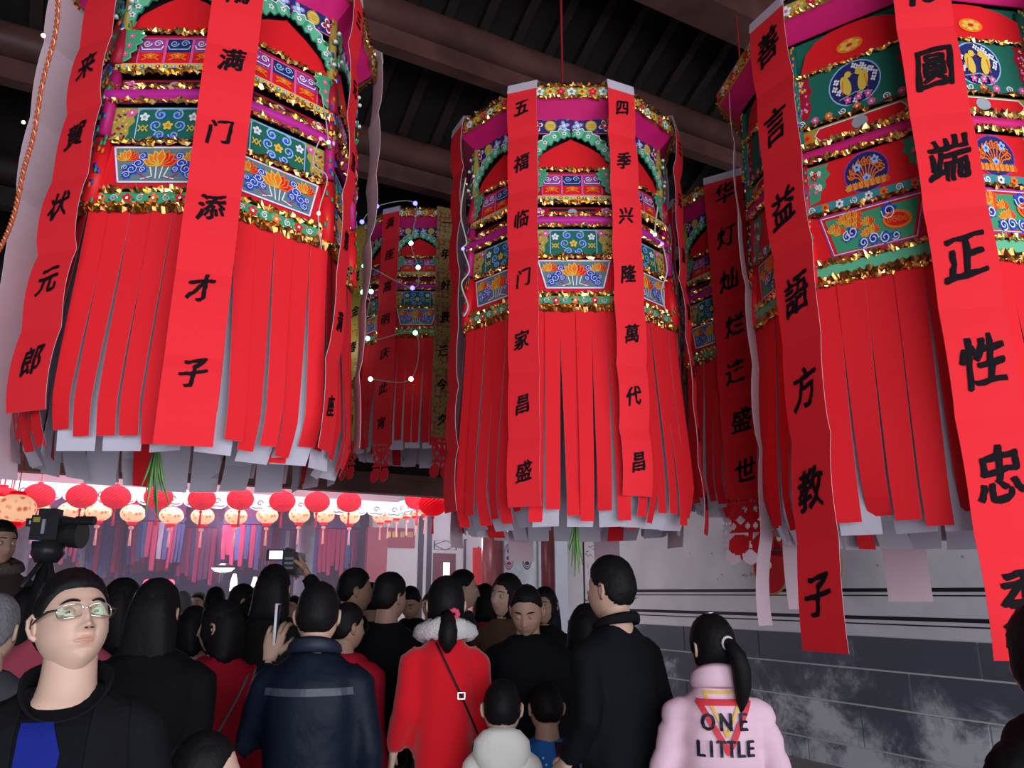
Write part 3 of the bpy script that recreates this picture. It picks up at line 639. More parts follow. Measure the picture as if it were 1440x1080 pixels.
    put('tinsel', tinsel(.248, .592, -1.105, .03, 16), M_tinselb); put('tinsel', tinsel(.248, .596, -1.130, .010, 17), M_tinsel)
    return R
def corner_parts_b():
    R = []; b = MB(); b.tube([(0,-.60,-.13),(0,-.605,-.55)], .022, 8, 0); b.tube([(0,-.60,-.56),(0,-.61,-.9)], .020, 8, 1); b.tube([(0,-.61,-.90),(0,-.635,-1.12)], .034, 8, 2); r = random.Random(8)
    for k in range(110):
        z = r.uniform(-1.12, -.13); a = r.uniform(-1.2, 1.2); R_ = .036 if z < -.9 else .024; b.sphere((R_*math.sin(a), -.602-.025*(-z)**2-R_*math.cos(a)*.75, z), .008, 6, 4, r.choice([3, 4, 5, 6]), (1, .5, 1))
    R.append(('corner_post', b.mesh('corner_post', [PM[PI_[k]] for k in ('dkgreen','crimson','red','blue','orange','olive','green')], True)))
    return R
# ---- brush characters
TXT = {}
def prepare_chars(chars):
    obs = []
    for c in chars:
        cu = bpy.data.curves.new('glyph', 'FONT'); cu.body = c; cu.size = 1; cu.align_x = 'CENTER'; cu.align_y = 'CENTER'; cu.resolution_u = 2
        cu.offset = .004 if ord(c) > 255 else 0; cu.fill_mode = 'FRONT'
        o = bpy.data.objects.new('glyph', cu); COL.objects.link(o); obs.append((c, o))
    bpy.context.view_layer.update(); dg = bpy.context.evaluated_depsgraph_get()
    for c, o in obs:
        me = o.evaluated_get(dg).to_mesh(); vs = [v.co.copy() for v in me.vertices]; fs = [tuple(p.vertices) for p in me.polygons]
        o.evaluated_get(dg).to_mesh_clear()
        bm = bmesh.new(); bv = [bm.verts.new(v) for v in vs]
        for f in fs:
            try: bm.faces.new([bv[i] for i in f])
            except ValueError: pass
        if ord(c) > 255:
            es = [e for e in bm.edges if e.calc_length() > .13]
            for _ in range(2):
                if es: bmesh.ops.subdivide_edges(bm, edges=es, cuts=1)
                es = [e for e in bm.edges if e.calc_length() > .13]
            bmesh.ops.triangulate(bm, faces=bm.faces[:])
        bm.verts.index_update()
        xs = [v.co.x for v in bm.verts]; ys = [v.co.y for v in bm.verts]; cx, cy = (min(xs)+max(xs))/2, (min(ys)+max(ys))/2
        P = []; sd = ord(c) % 97
        for v in bm.verts:
            x, y = v.co.x-cx, v.co.y-cy
            if ord(c) > 255:                                             # brush-like: rising strokes, uneven weight
                n1 = noise.noise_vector(Vector((x*4.5, y*4.5, sd))); n2 = noise.noise_vector(Vector((x*13, y*13, sd+5)))
                x, y = x*.86+.08*y+n1.x*.035+n2.x*.028, y*1.02+.20*x+n1.y*.04+n2.y*.030
            P.append((x, y))
        TXT[c] = (P, [tuple(v.index for v in f.verts) for f in bm.faces]); bm.free()
        cu = o.data; bpy.data.objects.remove(o); bpy.data.curves.remove(cu)
M_inkc = mat('black_brush_ink', (.008, .006, .008), .8, spec=.08)
def banner(parent, loc, rz, width, L, text, seed=0, front=None, back=None, nseg=None, amp=.016, twist=0, curl=0, csize=None, label=None, cap=True, tail=None, start=.5, lean=0, name='paper_banner'):
    """a folded paper banner; local -Y is its outer face; hangs down from loc"""
    r = random.Random(seed); front = front or M_red2; back = back or M_wpaper
    n = nseg or max(1, len(text)); seg = L/n
    ph = [r.uniform(.5, 1.2) for _ in range(n+1)]
    def C(s):
        k = min(int(s/seg), n-1); f = s/seg-k
        y = -amp*.85*ph[k]*max(0, math.sin(PI*f))**.8+.004*(k % 2)
        b = max(0, (s-L*.82)/(L*.18)); 
        return Vector((lean*s+curl*.5*math.sin(s*2.2+seed)*.12*s/L*2, y-.5*curl*.06*b*b-curl*.05*math.sin(s*3.1+seed)*s/L, -s))
    def TW(s): return twist*(s/L)**1.3+.06*math.sin(s*3+seed)
    def P(a, s, o=0):
        t = TW(s); c = C(s); return (c.x+a*math.cos(t)+o*math.sin(t), c.y+a*math.sin(t)-o*math.cos(t), c.z)
    b = MB(); ns = n*6; na = 4
    for o_, mi in ((0.0, 0), (-.0015, 1)):
        g = [P(-width/2+width*i/na, L*j/ns, o_) for j in range(ns+1) for i in range(na+1)]
        fs = [(j*(na+1)+i, (j+1)*(na+1)+i, (j+1)*(na+1)+i+1, j*(na+1)+i+1) for j in range(ns) for i in range(na)]
        b.add(g, fs if mi == 0 else [tuple(reversed(f)) for f in fs], mi)
    N = (ns+1)*(na+1)
    b.f += [(j*(na+1), j*(na+1)+N, (j+1)*(na+1)+N, (j+1)*(na+1)) for j in range(ns)]+[(j*(na+1)+na, (j+1)*(na+1)+na, (j+1)*(na+1)+na+N, j*(na+1)+na+N) for j in range(ns)]; b.m += [1]*2*ns
    o = b.build(name, [front, back], parent, False, loc, rz)
    if label: o['label'] = label
    if text.strip():
        cs = csize or width*.60
        for i, ch in enumerate(text):
            if ch == ' ': continue
            vs, fs = TXT[ch]; sc = seg*(i+start); jx = r.uniform(-.04, .04)*width
            q = MB(); [q.add([P(x*cs+jx+dx_*cs, sc-(y+dy_)*cs, .0022+.00025*h_) for x, y in vs], fs) for h_, (dx_, dy_) in enumerate(((-.022, .014), (-.007, .005), (.007, -.005), (.022, -.014), (.010, .016)))]; q.build('brush_character', M_inkc, o)
    if cap:
        q = MB(); vs = []
        for oo in (.0015, .004): vs += [P(-width/2*1.01, 0, oo), P(width/2*1.01, 0, oo), P(width/2*1.01, .045, oo), P(-width/2*1.01, .045, oo)]
        vs += [(vs[4][0], .04, .012), (vs[5][0], .04, .012)]
        q.add(vs, [(4,7,6,5),(0,1,2,3),(4,5,9,8)]); q.build('folded_white_end', M_wpaper, o)
    if tail:                                                              # lacy papercut end
        q = MB(); nx, nz, hh = 30, 36, tail; w = width*1.08
        def keep(x, z):                                                  # x -1..1, z 0..1 downward
            X = abs(x)
            if z > .62:
                return (X-.5)**2/.20+(z-.80)**2/.030 < 1 or (X < .10 and z < .74)
            if X > .93-.10*math.sin(z*26)**2: return False
            if abs(X-.45)/.20+abs(z-.40)/.08 < 1: return False
            if abs(X-.16)/.10+abs(z-.50)/.07 < 1: return False
            if abs(X-.72)/.10+abs(z-.28)/.07 < 1: return False
            if abs(X-.22)/.10+abs(z-.22)/.07 < 1: return False
            if abs(X-.75)/.12+abs(z-.50)/.06 < 1: return False
            if .05 < z < .10 and int((X+1)*14) % 2: return False
            return True
        for oo, mi in ((0, 0), (-.0016, 1)):
            for j in range(nz):
                for i in range(nx):
                    if keep((i+.5)/nx*2-1, (j+.5)/nz):
                        x0, x1 = -w/2+w*i/nx, -w/2+w*(i+1)/nx; s0, s1 = L+hh*j/nz, L+hh*(j+1)/nz; t = TW(L); c = C(L)
                        e = lambda a, s: (c.x+a*math.cos(t)+oo*math.sin(t)+.01*math.sin((s-L)*14), c.y+a*math.sin(t)-oo*math.cos(t)-.02*(s-L), -s)
                        vv = [e(x0,s0), e(x0,s1), e(x1,s1), e(x1,s0)]; q.add(vv if mi == 0 else vv[::-1], [(0,1,2,3)], mi)
        q.build('papercut_end', [front if front not in () else M_red2, back], o) if False else q.build('papercut_end', [M_red2, back], o)
    return o
def strip_mesh(name, w, L, seed, mi_f, mi_b, open_=.25, curl=1.0):
    r = random.Random(seed); s0 = L*r.uniform(.08, .30); b = MB(); ns = 14; tw = r.uniform(-.30, .30)*curl; dx = r.uniform(-.012, .012); k = r.uniform(.12, open_)
    by = r.uniform(.0, .035)*curl
    def row(s, oo):
        t = max(0, (s-s0)/(L-s0)); ww = w*(1-k*t**.8); a = tw*t*t; cx = dx*t; cy = -.012*math.sin(t*3)*t+by*max(0, (t-.85)/.15)
        return [(cx+x*math.cos(a), cy+x*math.sin(a)+oo, -s) for x in (-ww/2, 0, ww/2)]
    for oo, mi in ((0, 0), (.0012, 1)):
        g = [p for j in range(ns+1) for p in row(L*j/ns, oo)]; fs = [(j*3+i, (j+1)*3+i, (j+1)*3+i+1, j*3+i+1) for j in range(ns) for i in range(2)]
        b.add(g, fs if mi == 0 else [tuple(reversed(f)) for f in fs], mi)
    return b.mesh(name, [mi_f, mi_b])
def big_lantern(name, label, X, Y, ZT, kind, rot, banners, hook, skirt=.86, seed=0, white_extra=.10, group=None):
    t = thing(name, label, 'lantern', (X, Y, ZT), rot, group)
    fp = lm('f'+kind, face_parts_a if kind == 'a' else face_parts_b); cp = lm('c'+kind, corner_parts_a if kind == 'a' else corner_parts_b)
    for k in range(8):
        for nm, me in fp: ob(nm, me, t, (0,0,0), k*PI/4)
        for nm, me in cp: ob(nm, me, t, (0,0,0), k*PI/4+PI/8)
    ap0, zb, rr = (.462, -1.02, .55) if kind == 'a' else (.588, -1.135, .72)
    # top deck, spokes and hub, inner ring that carries the skirt
    b = MB(); a_ = (.508 if kind == 'a' else .665)/math.cos(PI/8)
    def oc(R, z): return [(R*math.cos(PI/8+k*PI/4), R*math.sin(PI/8+k*PI/4), z) for k in range(8)]
    b.rings([oc(a_-.012, -.004), oc(a_-.012, .008)]); b.build('top_deck', M_core, t)
    b = MB()
    for k in range(4):
        a = k*PI/4+PI/8; c, s = math.cos(a)*ap0*.98, math.sin(a)*ap0*.98; b.tube([(-c,-s,zb+.01),(c,s,zb+.01)], .008, 5)
    b.tube([(0,0,zb),(0,0,0)], .014, 6); b.build('inner_frame', M_core, t)
    # skirt of red paper strips over white ones
    r = random.Random(seed); w = 2*ap0*T8
    n = 6 if kind == 'a' else 5
    reds = [lm(('r', kind, i, round(skirt, 2)), lambda i=i: strip_mesh('paper_strip', w/n, skirt-.02*(i % 3), 40+i, M_red, M_wpaper)) for i in range(9)]
    whs = [lm(('w', kind, i, round(skirt, 2)), lambda i=i: strip_mesh('paper_strip', w/3*1.02, skirt+white_extra*(.55+.1*i), 90+i, M_wpaper, M_wpaper, .30, 1.5)) for i in range(6)]
    reds2 = [lm(('q', kind, i, round(skirt, 2)), lambda i=i: strip_mesh('paper_strip', w/4, skirt+white_extra*(.6+.15*i), 140+i, M_red, M_red, .4, 1.5)) for i in range(4)]
    for k in range(8):
        a = k*PI/4
        for i in range(n):
            x = -w/2+w*(i+.5)/n; q = Vector((x, -(ap0+.004*(i % 2)), zb)); q.rotate(Euler((0,0,a)))
            o = ob('paper_strip', r.choice(reds), t, q, a); o.rotation_euler = Euler((-.045-.02*r.random(), 0, a), 'XYZ')
        for i in range(3):
            x = -w/2+w*(i+.5)/3; q = Vector((x, -(ap0-.02), zb)); q.rotate(Euler((0,0,a)))
            o = ob('paper_strip', r.choice(whs), t, q, a); o.rotation_euler = Euler((-.03, 0, a), 'XYZ')
            o['label'] = 'white paper strip of the inner skirt'
        if k % 2:
            q = Vector((r.uniform(-.1,.1), -(ap0-.05), zb)); q.rotate(Euler((0,0,a))); o = ob('paper_strip', r.choice(reds2), t, q, a)
    # sprig of green blades tied beneath
    b = MB()
    for k in range(12 if kind == 'a' else 0):
        a = r.uniform(0, 6.28); d = r.uniform(.005, .035); L = r.uniform(.10, .22); x0, y0 = .3*d*math.cos(a), .3*d*math.sin(a)
        b.tube([(x0, y0, 0), (x0+d*.6*math.cos(a), y0+d*.6*math.sin(a), -L*.5), (x0+d*1.5*math.cos(a), y0+d*1.5*math.sin(a), -L)], [.004, .005, .0015], 4, flat=.3)
    b.tube([(0,0,.0),(0,0,.22)], .004, 5)
    if kind == 'a' and Y < 4: b.build('green_sprig', mat('fresh_leaf', (.16, .32, .10), .5), t, True, (0, -ap0*.55, zb-skirt+.02))
    b = MB(); b.tube([(0,0,0),(0,0,hook-ZT)], .006, 6); b.tube([(0,0,.0),(0,0,.03)], .02, 8); b.build('cord', mat('red_cord', (.25,.01,.01), .7), t)
    for bn in banners:
        ang = bn.pop('ang'); R = bn.pop('R', rr+.006); z = bn.pop('z', .012); yaw = bn.pop('yaw', 0)
        a = math.radians(ang)                                            # outward direction, measured from local -Y
        banner(t, (R*math.sin(a), -R*math.cos(a), z), a+math.radians(yaw), **bn)
    return t
def cord_top(x, y):
    u = -x*math.sin(TH)+y*math.cos(TH); return roofz(u)+.15
texts = '来賀状元郎鴻滿门添才子五福临门家昌盛四季兴隆萬代昌三元及第满座高明庆此宵一年好景逢今夕金春对酒华灯灿烂逢盛世善言益語方教子圓端正性忠秀花好月'
prepare_chars(sorted(set(texts))+list('ONELIT'))
GOLDL = 'big eight-sided red paper lantern with painted tiers'
def bset(texts_, w, L, seed, **k):
    out = []
    for i, (ang, tx) in enumerate(texts_):
        d = dict(ang=ang, width=w, L=L+.03*((i*5+seed) % 3), text=tx, seed=seed*10+i, label='red paper banner with a column of black brush characters' if tx.strip() else 'red paper banner seen from its white back'); d.update(k); out.append(d)
    return out
A8 = [22.5+45*k for k in range(8)]
# left lantern
bs = bset([(-22.5, '  来賀状元郎'), (22.5, ' 鴻满门添才子'), (67.5, '三元及第满座'), (112.5, '      '), (157.5, '      '), (-157.5, '      '), (-112.5, '      '), (-67.5, '      ')], .150, 1.62, 1)
bs[0].update(L=1.66, lean=-.03, start=.4); bs[1].update(L=1.76, lean=-.01, start=.2); bs[7].update(width=.17, L=1.80, yaw=-40); bs[2].update(L=1.72, curl=.3, yaw=20, width=.12); bs[3].update(curl=.3)
big_lantern('paper_lantern', 'large eight-sided red paper lantern hanging nearest on the left side', -1.08, 2.57, 3.76, 'a', 0, bs, cord_top(-1.08, 2.57), seed=1, skirt=.715, white_extra=.02)
# centre lantern
bs = bset([(-22.5, '五福临门家昌盛'), (22.5, '四季兴隆萬代昌'), (67.5, '三元及第年年好'), (112.5, ' '*7), (157.5, ' '*7), (-157.5, ' '*7), (-112.5, ' '*7), (-67.5, ' '*7)], .134, 1.80, 2)
bs[0].update(L=1.84); bs[1].update(L=1.80); bs[4].update(L=2.03); bs[5].update(L=2.0); bs[3].update(L=1.95, curl=.3); bs[6].update(L=1.95, curl=.3); bs[2].update(L=1.92, curl=.35)
big_lantern('paper_lantern', 'eight-sided red paper lantern hanging in the middle, five-tiered, facing the viewer squarely', .26, 3.44, 3.77, 'a', 0, bs, cord_top(.26, 3.44), seed=2, white_extra=.02)
# far left lantern with brocade banners
def brocade(nm, c1, c2, sc, c3):
    mm = bpy.data.materials.new(nm); mm.use_nodes = True; nt = mm.node_tree; b = nt.nodes['Principled BSDF']; b.inputs['Roughness'].default_value = .4
    tc = nt.nodes.new('ShaderNodeTexCoord'); v = nt.nodes.new('ShaderNodeTexVoronoi'); v.inputs['Scale'].default_value = sc; v.inputs['Randomness'].default_value = .35
    nt.links.new(tc.outputs['Object'], v.inputs['Vector']); r = nt.nodes.new('ShaderNodeValToRGB'); r.color_ramp.interpolation = 'CONSTANT'; e = r.color_ramp.elements
    e[0].color = (*c2, 1); e[1].color = (*c1, 1); e[1].position = .27; x = e.new(.58); x.color = (*c3, 1)
    nt.links.new(v.outputs['Distance'], r.inputs['Fac']); nt.links.new(r.outputs['Color'], b.inputs['Base Color']); return mm
B1 = brocade('yellow_brocade', (.50, .33, .05), (.10, .05, .03), 42, (.50, .33, .05)); B2 = brocade('gold_and_green_brocade', (.30, .19, .05), (.12, .16, .08), 26, (.22, .06, .05))
bs = bset([(-67.5, ' 花金春对酒'), (-22.5, '满座高明庆此宵'), (22.5, '一年好景逢今夕'), (67.5, ' '*7), (112.5, ' '*7), (157.5, ' '*7), (-157.5, ' '*7), (-112.5, ' '*7)], .150, 1.78, 3, tail=.30, cap=False)
bs[0].update(front=B1, yaw=38, label='yellow brocade banner with brush characters and a red papercut end', width=.15); bs[2].update(front=B2, label='gold and green brocade banner with brush characters', width=.15); bs[1].update(cap=True)
for b_ in bs[3:]: b_.pop('tail'); b_['tail'] = None
FLX, FLY, FLZ = -.72, 5.95, 4.50
big_lantern('paper_lantern', 'farther red paper lantern with yellow brocade banners, hung between the left and middle lanterns', FLX, FLY, FLZ, 'a', 0, bs, cord_top(FLX, FLY)+.3, seed=3, skirt=.83, white_extra=.02)
# far right lantern
bs = bset([(-22.5, '华灯灿烂逢盛世'), (22.5, '花好月圓年年好'), (67.5, ' '*7), (112.5, ' '*7), (157.5, ' '*7), (-157.5, ' '*7), (-112.5, ' '*7), (-67.5, ' '*7)], .215, 1.78, 4)
bs[0].update(tail=.30); bs[5].update(tail=.28, curl=.3); bs[7].update(curl=.5, width=.13, L=1.85); bs[6].update(curl=.3, tail=None)
big_lantern('paper_lantern', 'red paper lantern with a papercut-ended banner, behind the big right-hand lantern', 1.50, 4.36, 3.90, 'a', math.radians(-12), bs, cord_top(1.5, 4.36), seed=4, skirt=.80, white_extra=.02)
# big right lantern
bs = bset([(-22.5, '善言益語方教子'), (22.5, '圓端正性忠秀 '), (67.5, ' '*7), (112.5, ' '*7), (157.5, ' '*7), (-157.5, ' '*7), (-112.5, ' '*7), (-67.5, ' '*7)], .19, 2.36, 5, cap=True)
bs[0].update(curl=.15, L=2.36, csize=.142, yaw=-4); bs[1].update(csize=.168, width=.20, L=2.36, yaw=6, text='花圓端正性忠秀')
bs[7].update(width=.11, L=2.30, curl=.5, twist=-.5, yaw=-10, ang=-63, R=.66); bs[6].update(L=2.25, curl=.3); bs[5].update(L=2.22); bs[4].update(L=2.2)
RL = big_lantern('paper_lantern', 'biggest red paper lantern at the right edge with round bird medallions', 1.57, 2.86, 3.80, 'b', math.radians(-37.4), bs, cord_top(1.6, 2.86), seed=5, skirt=.84, white_extra=.02); RL.scale = (.93, .93, 1)
# ================================================================== people
def sstep(a, b, x):
    t = max(0, min(1, (x-a)/(b-a))); return t*t*(3-2*t)
def G(x, z, x0, z0, sx, sz): return math.exp(-((x-x0)/sx)**2-((z-z0)/sz)**2)
def head_pt(d, f=1.0, old=0):
    x, y, z = d; k = max(0, -z); up = max(0, z)
    px = .074*x*(1-.20*k**2.2+.06*up); py = .097*y; pz = .118*z
    if y < 0: py *= 1-.42*k; pz *= 1-.30*(-y)*k
    else: py += .010*k*y; py *= 1-.05*y*(1-k)
    px *= 1+.04*G(0, pz, 0, -.045, 1, .03)*(y > -.2)
    if y > 0:
        g = min(1, y*2.2)
        X, Z = px, pz; a = abs(X)
        v = .010*G(X,Z,0,.004,.010,.020)+.013*G(X,Z,0,-.018,.011,.018)+.017*G(X,Z,0,-.031,.0105,.0085)+.008*G(a,Z,.0135,-.034,.006,.006)
        v += -.012*G(a,Z,.031,.006,.017,.011)+.0045*G(a,Z,.030,.027,.022,.007)+.005*G(a,Z,.043,-.020,.017,.016)
        v += .0065*G(X,Z,0,-.0535,.019,.0045)+.0065*G(X,Z,0,-.064,.016,.0050)-.0075*G(X,Z,0,-.0587,.022,.0022)
        v += -.004*G(X,Z,0,-.076,.018,.005)+.007*G(X,Z,0,-.094,.018,.012)-.002*G(X,Z,0,-.044,.004,.006)
        v += -.003*G(a,Z,.024,-.045,.005,.012)
        py += v*g*f
    return Vector((px, py, pz))
def head_mb(mb, M, nu=40, nv=34, f=1.0, skin=0, lip=1):
    rs = []
    for i in range(1, nv):
        th = PI*i/nv
        # crowd the rows towards the face features
        rs.append([head_pt((math.sin(th)*math.cos(p), math.sin(th)*math.sin(p), -math.cos(th)), f) for p in (2*PI*j/nu for j in range(nu))])
    s0, f0 = len(mb.v), len(mb.f); mb.rings(rs, mi=skin)
    for k in range(f0, len(mb.f)):
        vs = [Vector(mb.v[i]) for i in mb.f[k]]; c = sum(vs, Vector())/len(vs)
        if c.y > .05 and (c.x/.0215)**2+((c.z+.0587)/.0075)**2 < 1: mb.m[k] = lip
    for sg in (-1, 1):                                                    # ears
        pts = [(sg*.073, -.004, -.030), (sg*.080, -.014, -.020), (sg*.085, -.022, 0), (sg*.085, -.018, .018), (sg*.080, -.004, .025), (sg*.076, .004, .014)]
        mb.tube(pts, [.006, .0065, .0055, .0055, .005, .004], 7, skin); mb.sphere((sg*.077, -.006, -.002), .016, 10, 7, skin, (.35, .8, 1.35))
    for i in range(s0, len(mb.v)): mb.v[i] = tuple(M @ Vector(mb.v[i]))
def hair_mb(mb, M, style='short', nu=44, nv=30, seed=0, vol=1.0):
    rs = []
    for i in range(1, nv):
        th = PI*i/nv; row = []
        for j in range(nu):
            p = 2*PI*j/nu; d = Vector((math.sin(th)*math.cos(p), math.sin(th)*math.sin(p), -math.cos(th))); b = head_pt(d, 0)
            y, z = d.y, d.z
            if style in ('short', 'boy', 'thin'):
                ln = -.55+(.0 if style != 'thin' else .1)+.62*sstep(-.75, .15, y)+.44*sstep(.2, .78, y); t = .006 if style != 'boy' else .004
                t += .008*sstep(.2, .9, z)*(style != 'boy')
            else:
                ln = -1.3+1.15*sstep(-.3, .2, y)+.70*sstep(.25, .75, y); t = .008+.006*sstep(.1, .9, z)
                if style in ('long', 'bob'): ln = -1.5+1.0*sstep(.1, .5, y)+1.0*sstep(.45, .78, y)
            mk = sstep(ln-.06, ln+.10, z); n = noise.noise(Vector(d)*7+Vector((seed, 0, 0)))*.003+noise.noise(Vector((d.x*26, d.y*26, d.z*7+seed)))*.0022
            row.append(b+d*((-.012)+(t*vol+.012+n)*mk))
        rs.append(row)
    s0 = len(mb.v); mb.rings(rs)
    if style == 'tail':                                                   # pulled back into a ponytail
        mb.tube([(0,-.098,.03),(0,-.125,.025),(.012,-.15,-.015),(.022,-.155,-.065),(.028,-.145,-.125),(.028,-.135,-.175),(.024,-.13,-.215)], [.020,.024,.032,.036,.032,.022,.004], 12)
    if style == 'lowtail':
        mb.tube([(0,-.085,-.03),(0,-.115,-.06),(.0,-.13,-.10),(.0,-.13,-.15),(0,-.115,-.185)], [.028,.036,.044,.038,.012], 12)
    if style in ('long', 'bob'):
        zl = -.30 if style == 'long' else -.15
        R_ = []
        for z, rx, ry, cy in ((.10,.045,.05,-.015),(.07,.066,.072,-.020),(.04,.077,.082,-.026),(.0,.084,.083,-.030),(-.05,.089,.080,-.034),(-.10,.093,.072,-.042),(zl*.75,.096,.060,-.052),(zl,.080,.038,-.058)): 
            R_.append([(x+.004*math.sin(k*2.3), y+.004*math.cos(k*3.1), zz) for k, (x, y, zz) in enumerate(mb.hring(0, cy, z, rx, ry, 26, 2.4))])
        mb.rings(R_)
    for i in range(s0, len(mb.v)): mb.v[i] = tuple(M @ Vector(mb.v[i]))
def hand_mb(mb, w, d, nrm, side=1, sc=1.0, curl=.5, mi=0):
    """w wrist, d pointing direction, nrm back-of-hand normal, side=+1 thumb on the +cross side"""
    d = Vector(d).normalized(); nrm = Vector(nrm); nrm = (nrm-d*nrm.dot(d)).normalized(); x = d.cross(nrm).normalized()*side
    def Q(a, b, c): return Vector(w)+(x*a+d*b+nrm*c)*sc
    rs = []
    for (b, hw, th) in ((-.012,.024,.019),(.012,.030,.017),(.045,.040,.015),(.078,.042,.012),(.092,.038,.010)):
        rs.append([Q(hw*math.cos(t), b, th*math.sin(t)) for t in (2*PI*k/12 for k in range(12))])
    mb.rings(rs, mi=mi)
    for i, (a, L) in enumerate(((.030,.072),(.010,.082),(-.011,.076),(-.031,.058))):
        p = [Q(a*.9, .070, 0), Q(a, .090, .001)]; ang = 0; q = (a, .090, 0); r = .0098-.0006*i
        for k, fr in enumerate((.45, .31, .24)):
            ang += curl*(.55+.25*k)*(1+.12*i); q = (q[0]*1.0+.004*(1.5-i)*(.3), q[1]+L*fr*math.cos(ang), q[2]-L*fr*math.sin(ang)); p.append(Q(*q))
        mb.tube(p, [r*sc*.9, r*sc, r*.95*sc, r*.85*sc, r*.6*sc], 8, mi)
    mb.tube([Q(.026,.020,-.004), Q(.045,.042,-.010), Q(.056,.066,-.016-.01*curl), Q(.056,.088,-.024-.02*curl)], [.013*sc, .012*sc, .010*sc, .006*sc], 8, mi)
BAKE = []                                                                 # (object, voxel, smooth steps, extra MB, materials, noise)
SK = {}
def skin(c):
    k = 'skin%.2f%.2f' % (c[0], c[1]); return mat(k, c, .5, noise_amt=.10, noise_scale=14, subsurf=.06)
def lipm(c): return mat('lips%.2f' % c[0], (c[0]*.82, c[1]*.66, c[2]*.66), .45)
M_hair = mat('black_hair', (.006, .005, .006), .6, bump=.25, bump_scale=70, spec=.15)
M_ghair = mat('greying_hair', (.16, .15, .16), .6, bump=.5, bump_scale=90)
M_eye = mat('eye_white', (.50, .47, .45), .25); M_iris = mat('dark_iris', (.02, .012, .01), .15)
SKIN1 = (.62, .40, .30); SKIN2 = (.42, .24, .17); SKIN3 = (.55, .34, .25)
PEOPLE = []
def person(label, px, top, Y, face=0, coat=(.02,.02,.025), hair='short', sk=SKIN3, H_=None, long=0, head_yaw=0, head_pitch=0, head_roll=0,
           elL=None, wrL=None, elR=None, wrR=None, pants=(.015,.015,.02), hands=False, voxel=.018, bulk=1.0, child=0, hi=0, mname=None,
           coat_rough=.8, sheen=0, neck=0, hem=None, group=None, X=None, puffer=0, hairm=None, coatname='jacket', bumpc=.25, headsc=1.0, collar=None, lean=0, hvol=1.0, neckline=0, nk=.118):
    p = at(px, top, Y); x = p.x if X is None else X; ht = p.z if H_ is None else H_
    s = ht/1.72; t = thing('person', label, 'person', (x, Y, 0), math.radians(face), group)
    hs = s*headsc*(1+child*.30)
    HZ = 1.72*s-.118*hs-.006; NB = HZ-nk*hs                             # head centre; neck base
    k = NB/ (1.455)                                                       # scale of everything below the neck
    sh = .150*k*bulk**.5; B = bulk
    elL = Vector(elL or (-.205, -.03, 1.10))*k; wrL = Vector(wrL or (-.22, .06, .86))*k; elR = Vector(elR or (.205, -.03, 1.10))*k; wrR = Vector(wrR or (.22, .06, .86))*k
    S_ = lambda sg: Vector((sg*sh, 0, 1.375*k))
    sm = skin(sk)
    # ---- the body: one continuous skin
    b = MB()
    b.rings([b.hring(0, .0, z*k, rx*k*B, ry*k*B, 18, 2.3) for z, rx, ry in ((.80,.13,.10),(.90,.155,.105),(1.05,.120,.085),(1.25,.132,.095),(1.35,.118,.075),(1.41,.075,.06))])
    hp = Vector((0, .025*k, HZ-.07*hs))
    b.tube([(0, -.010*k, 1.36*k), (0, -.010*k, NB), (0, .0, HZ-.06*hs), (0, .0, HZ)], [.075*hs, .060*hs, .056*hs, .056*hs], 18)
    for sg, e, w in ((-1, elL, wrL), (1, elR, wrR)):
        b.tube([S_(sg), (S_(sg)+e)/2, e, (e+w)/2, w], [.036*k, .038*k, .034*k, .032*k, .024*k], 12)
        b.tube([(sg*.085*k, 0, .90*k), (sg*.095*k, .01, .68*k), (sg*.10*k, .01, .48*k), (sg*.10*k, -.01, .30*k), (sg*.10*k, -.01, .07*k)], [.080*k, .070*k, .050*k, .050*k, .034*k], 12)
    body = b.build('body', [sm, lipm(sk), M_eye, M_iris], t, True)
    M = Matrix.Translation((0, .012*k, HZ)) @ Matrix.Translation((0, -.01, -.09*hs)) @ Euler((math.radians(-head_pitch), math.radians(head_roll), math.radians(head_yaw)), 'XYZ').to_matrix().to_4x4() @ Matrix.Translation((0, .01, .09*hs)) @ Matrix.Scale(hs, 4)
    # Euler X negative pitches the nose down, so positive head_pitch looks down
    ex = MB(); head_mb(ex, M, *((130, 120) if hi else (40, 34)))
    if hands:
        for sg, e, w, on in ((-1, elL, wrL, 'L' in hands), (1, elR, wrR, 'R' in hands)):
            if on: hand_mb(ex, w, w-e, hands.get('n'+('L' if sg < 0 else 'R'), (sg, 0, 0)) if isinstance(hands, dict) else (sg, 0, 0), hands.get('side'+('L' if sg < 0 else 'R'), -sg) if isinstance(hands, dict) else -sg, k*1.02, hands.get('curl', .45) if isinstance(hands, dict) else .45)
    else:
        for sg, e, w in ((-1, elL, wrL), (1, elR, wrR)): hand_mb(ex, w, w-e, (sg, 0, 0), -sg, k, .5)
    if hi or abs(face) > 60 or abs(head_yaw) > 50:                        # eyes with lids, eyebrows
        for sg in (-1, 1):
            c = Vector((sg*.0305, .0775, .005)); R_ = .0118; gx = .004*(1 if hi else 0)
            s0 = len(ex.v); ex.sphere(c, R_, 16, 12, 2); ex.sphere(c+Vector((gx, .0058, .0006)), .0066, 14, 10, 3)
            for (lo, hi_, dz) in ((.16, 1.3, 0), (-1.3, -.27, 0)):        # lids: partial shells of skin
                rr_ = []
                for i in range(7):
                    el = lo+(hi_-lo)*i/6
                    rr_.append([c+Vector((R_*1.16*math.cos(el)*math.sin(az)*1.05, R_*1.13*math.cos(el)*math.cos(az), R_*1.13*math.sin(el)-abs(az)*.0006)) for az in (-1.5+3.0*j/14 for j in range(15))])
                ex.rings(rr_, False, False, 0, closed=False)
            ex.xf(M, s0)
    t['_'] = 0; del t['_']
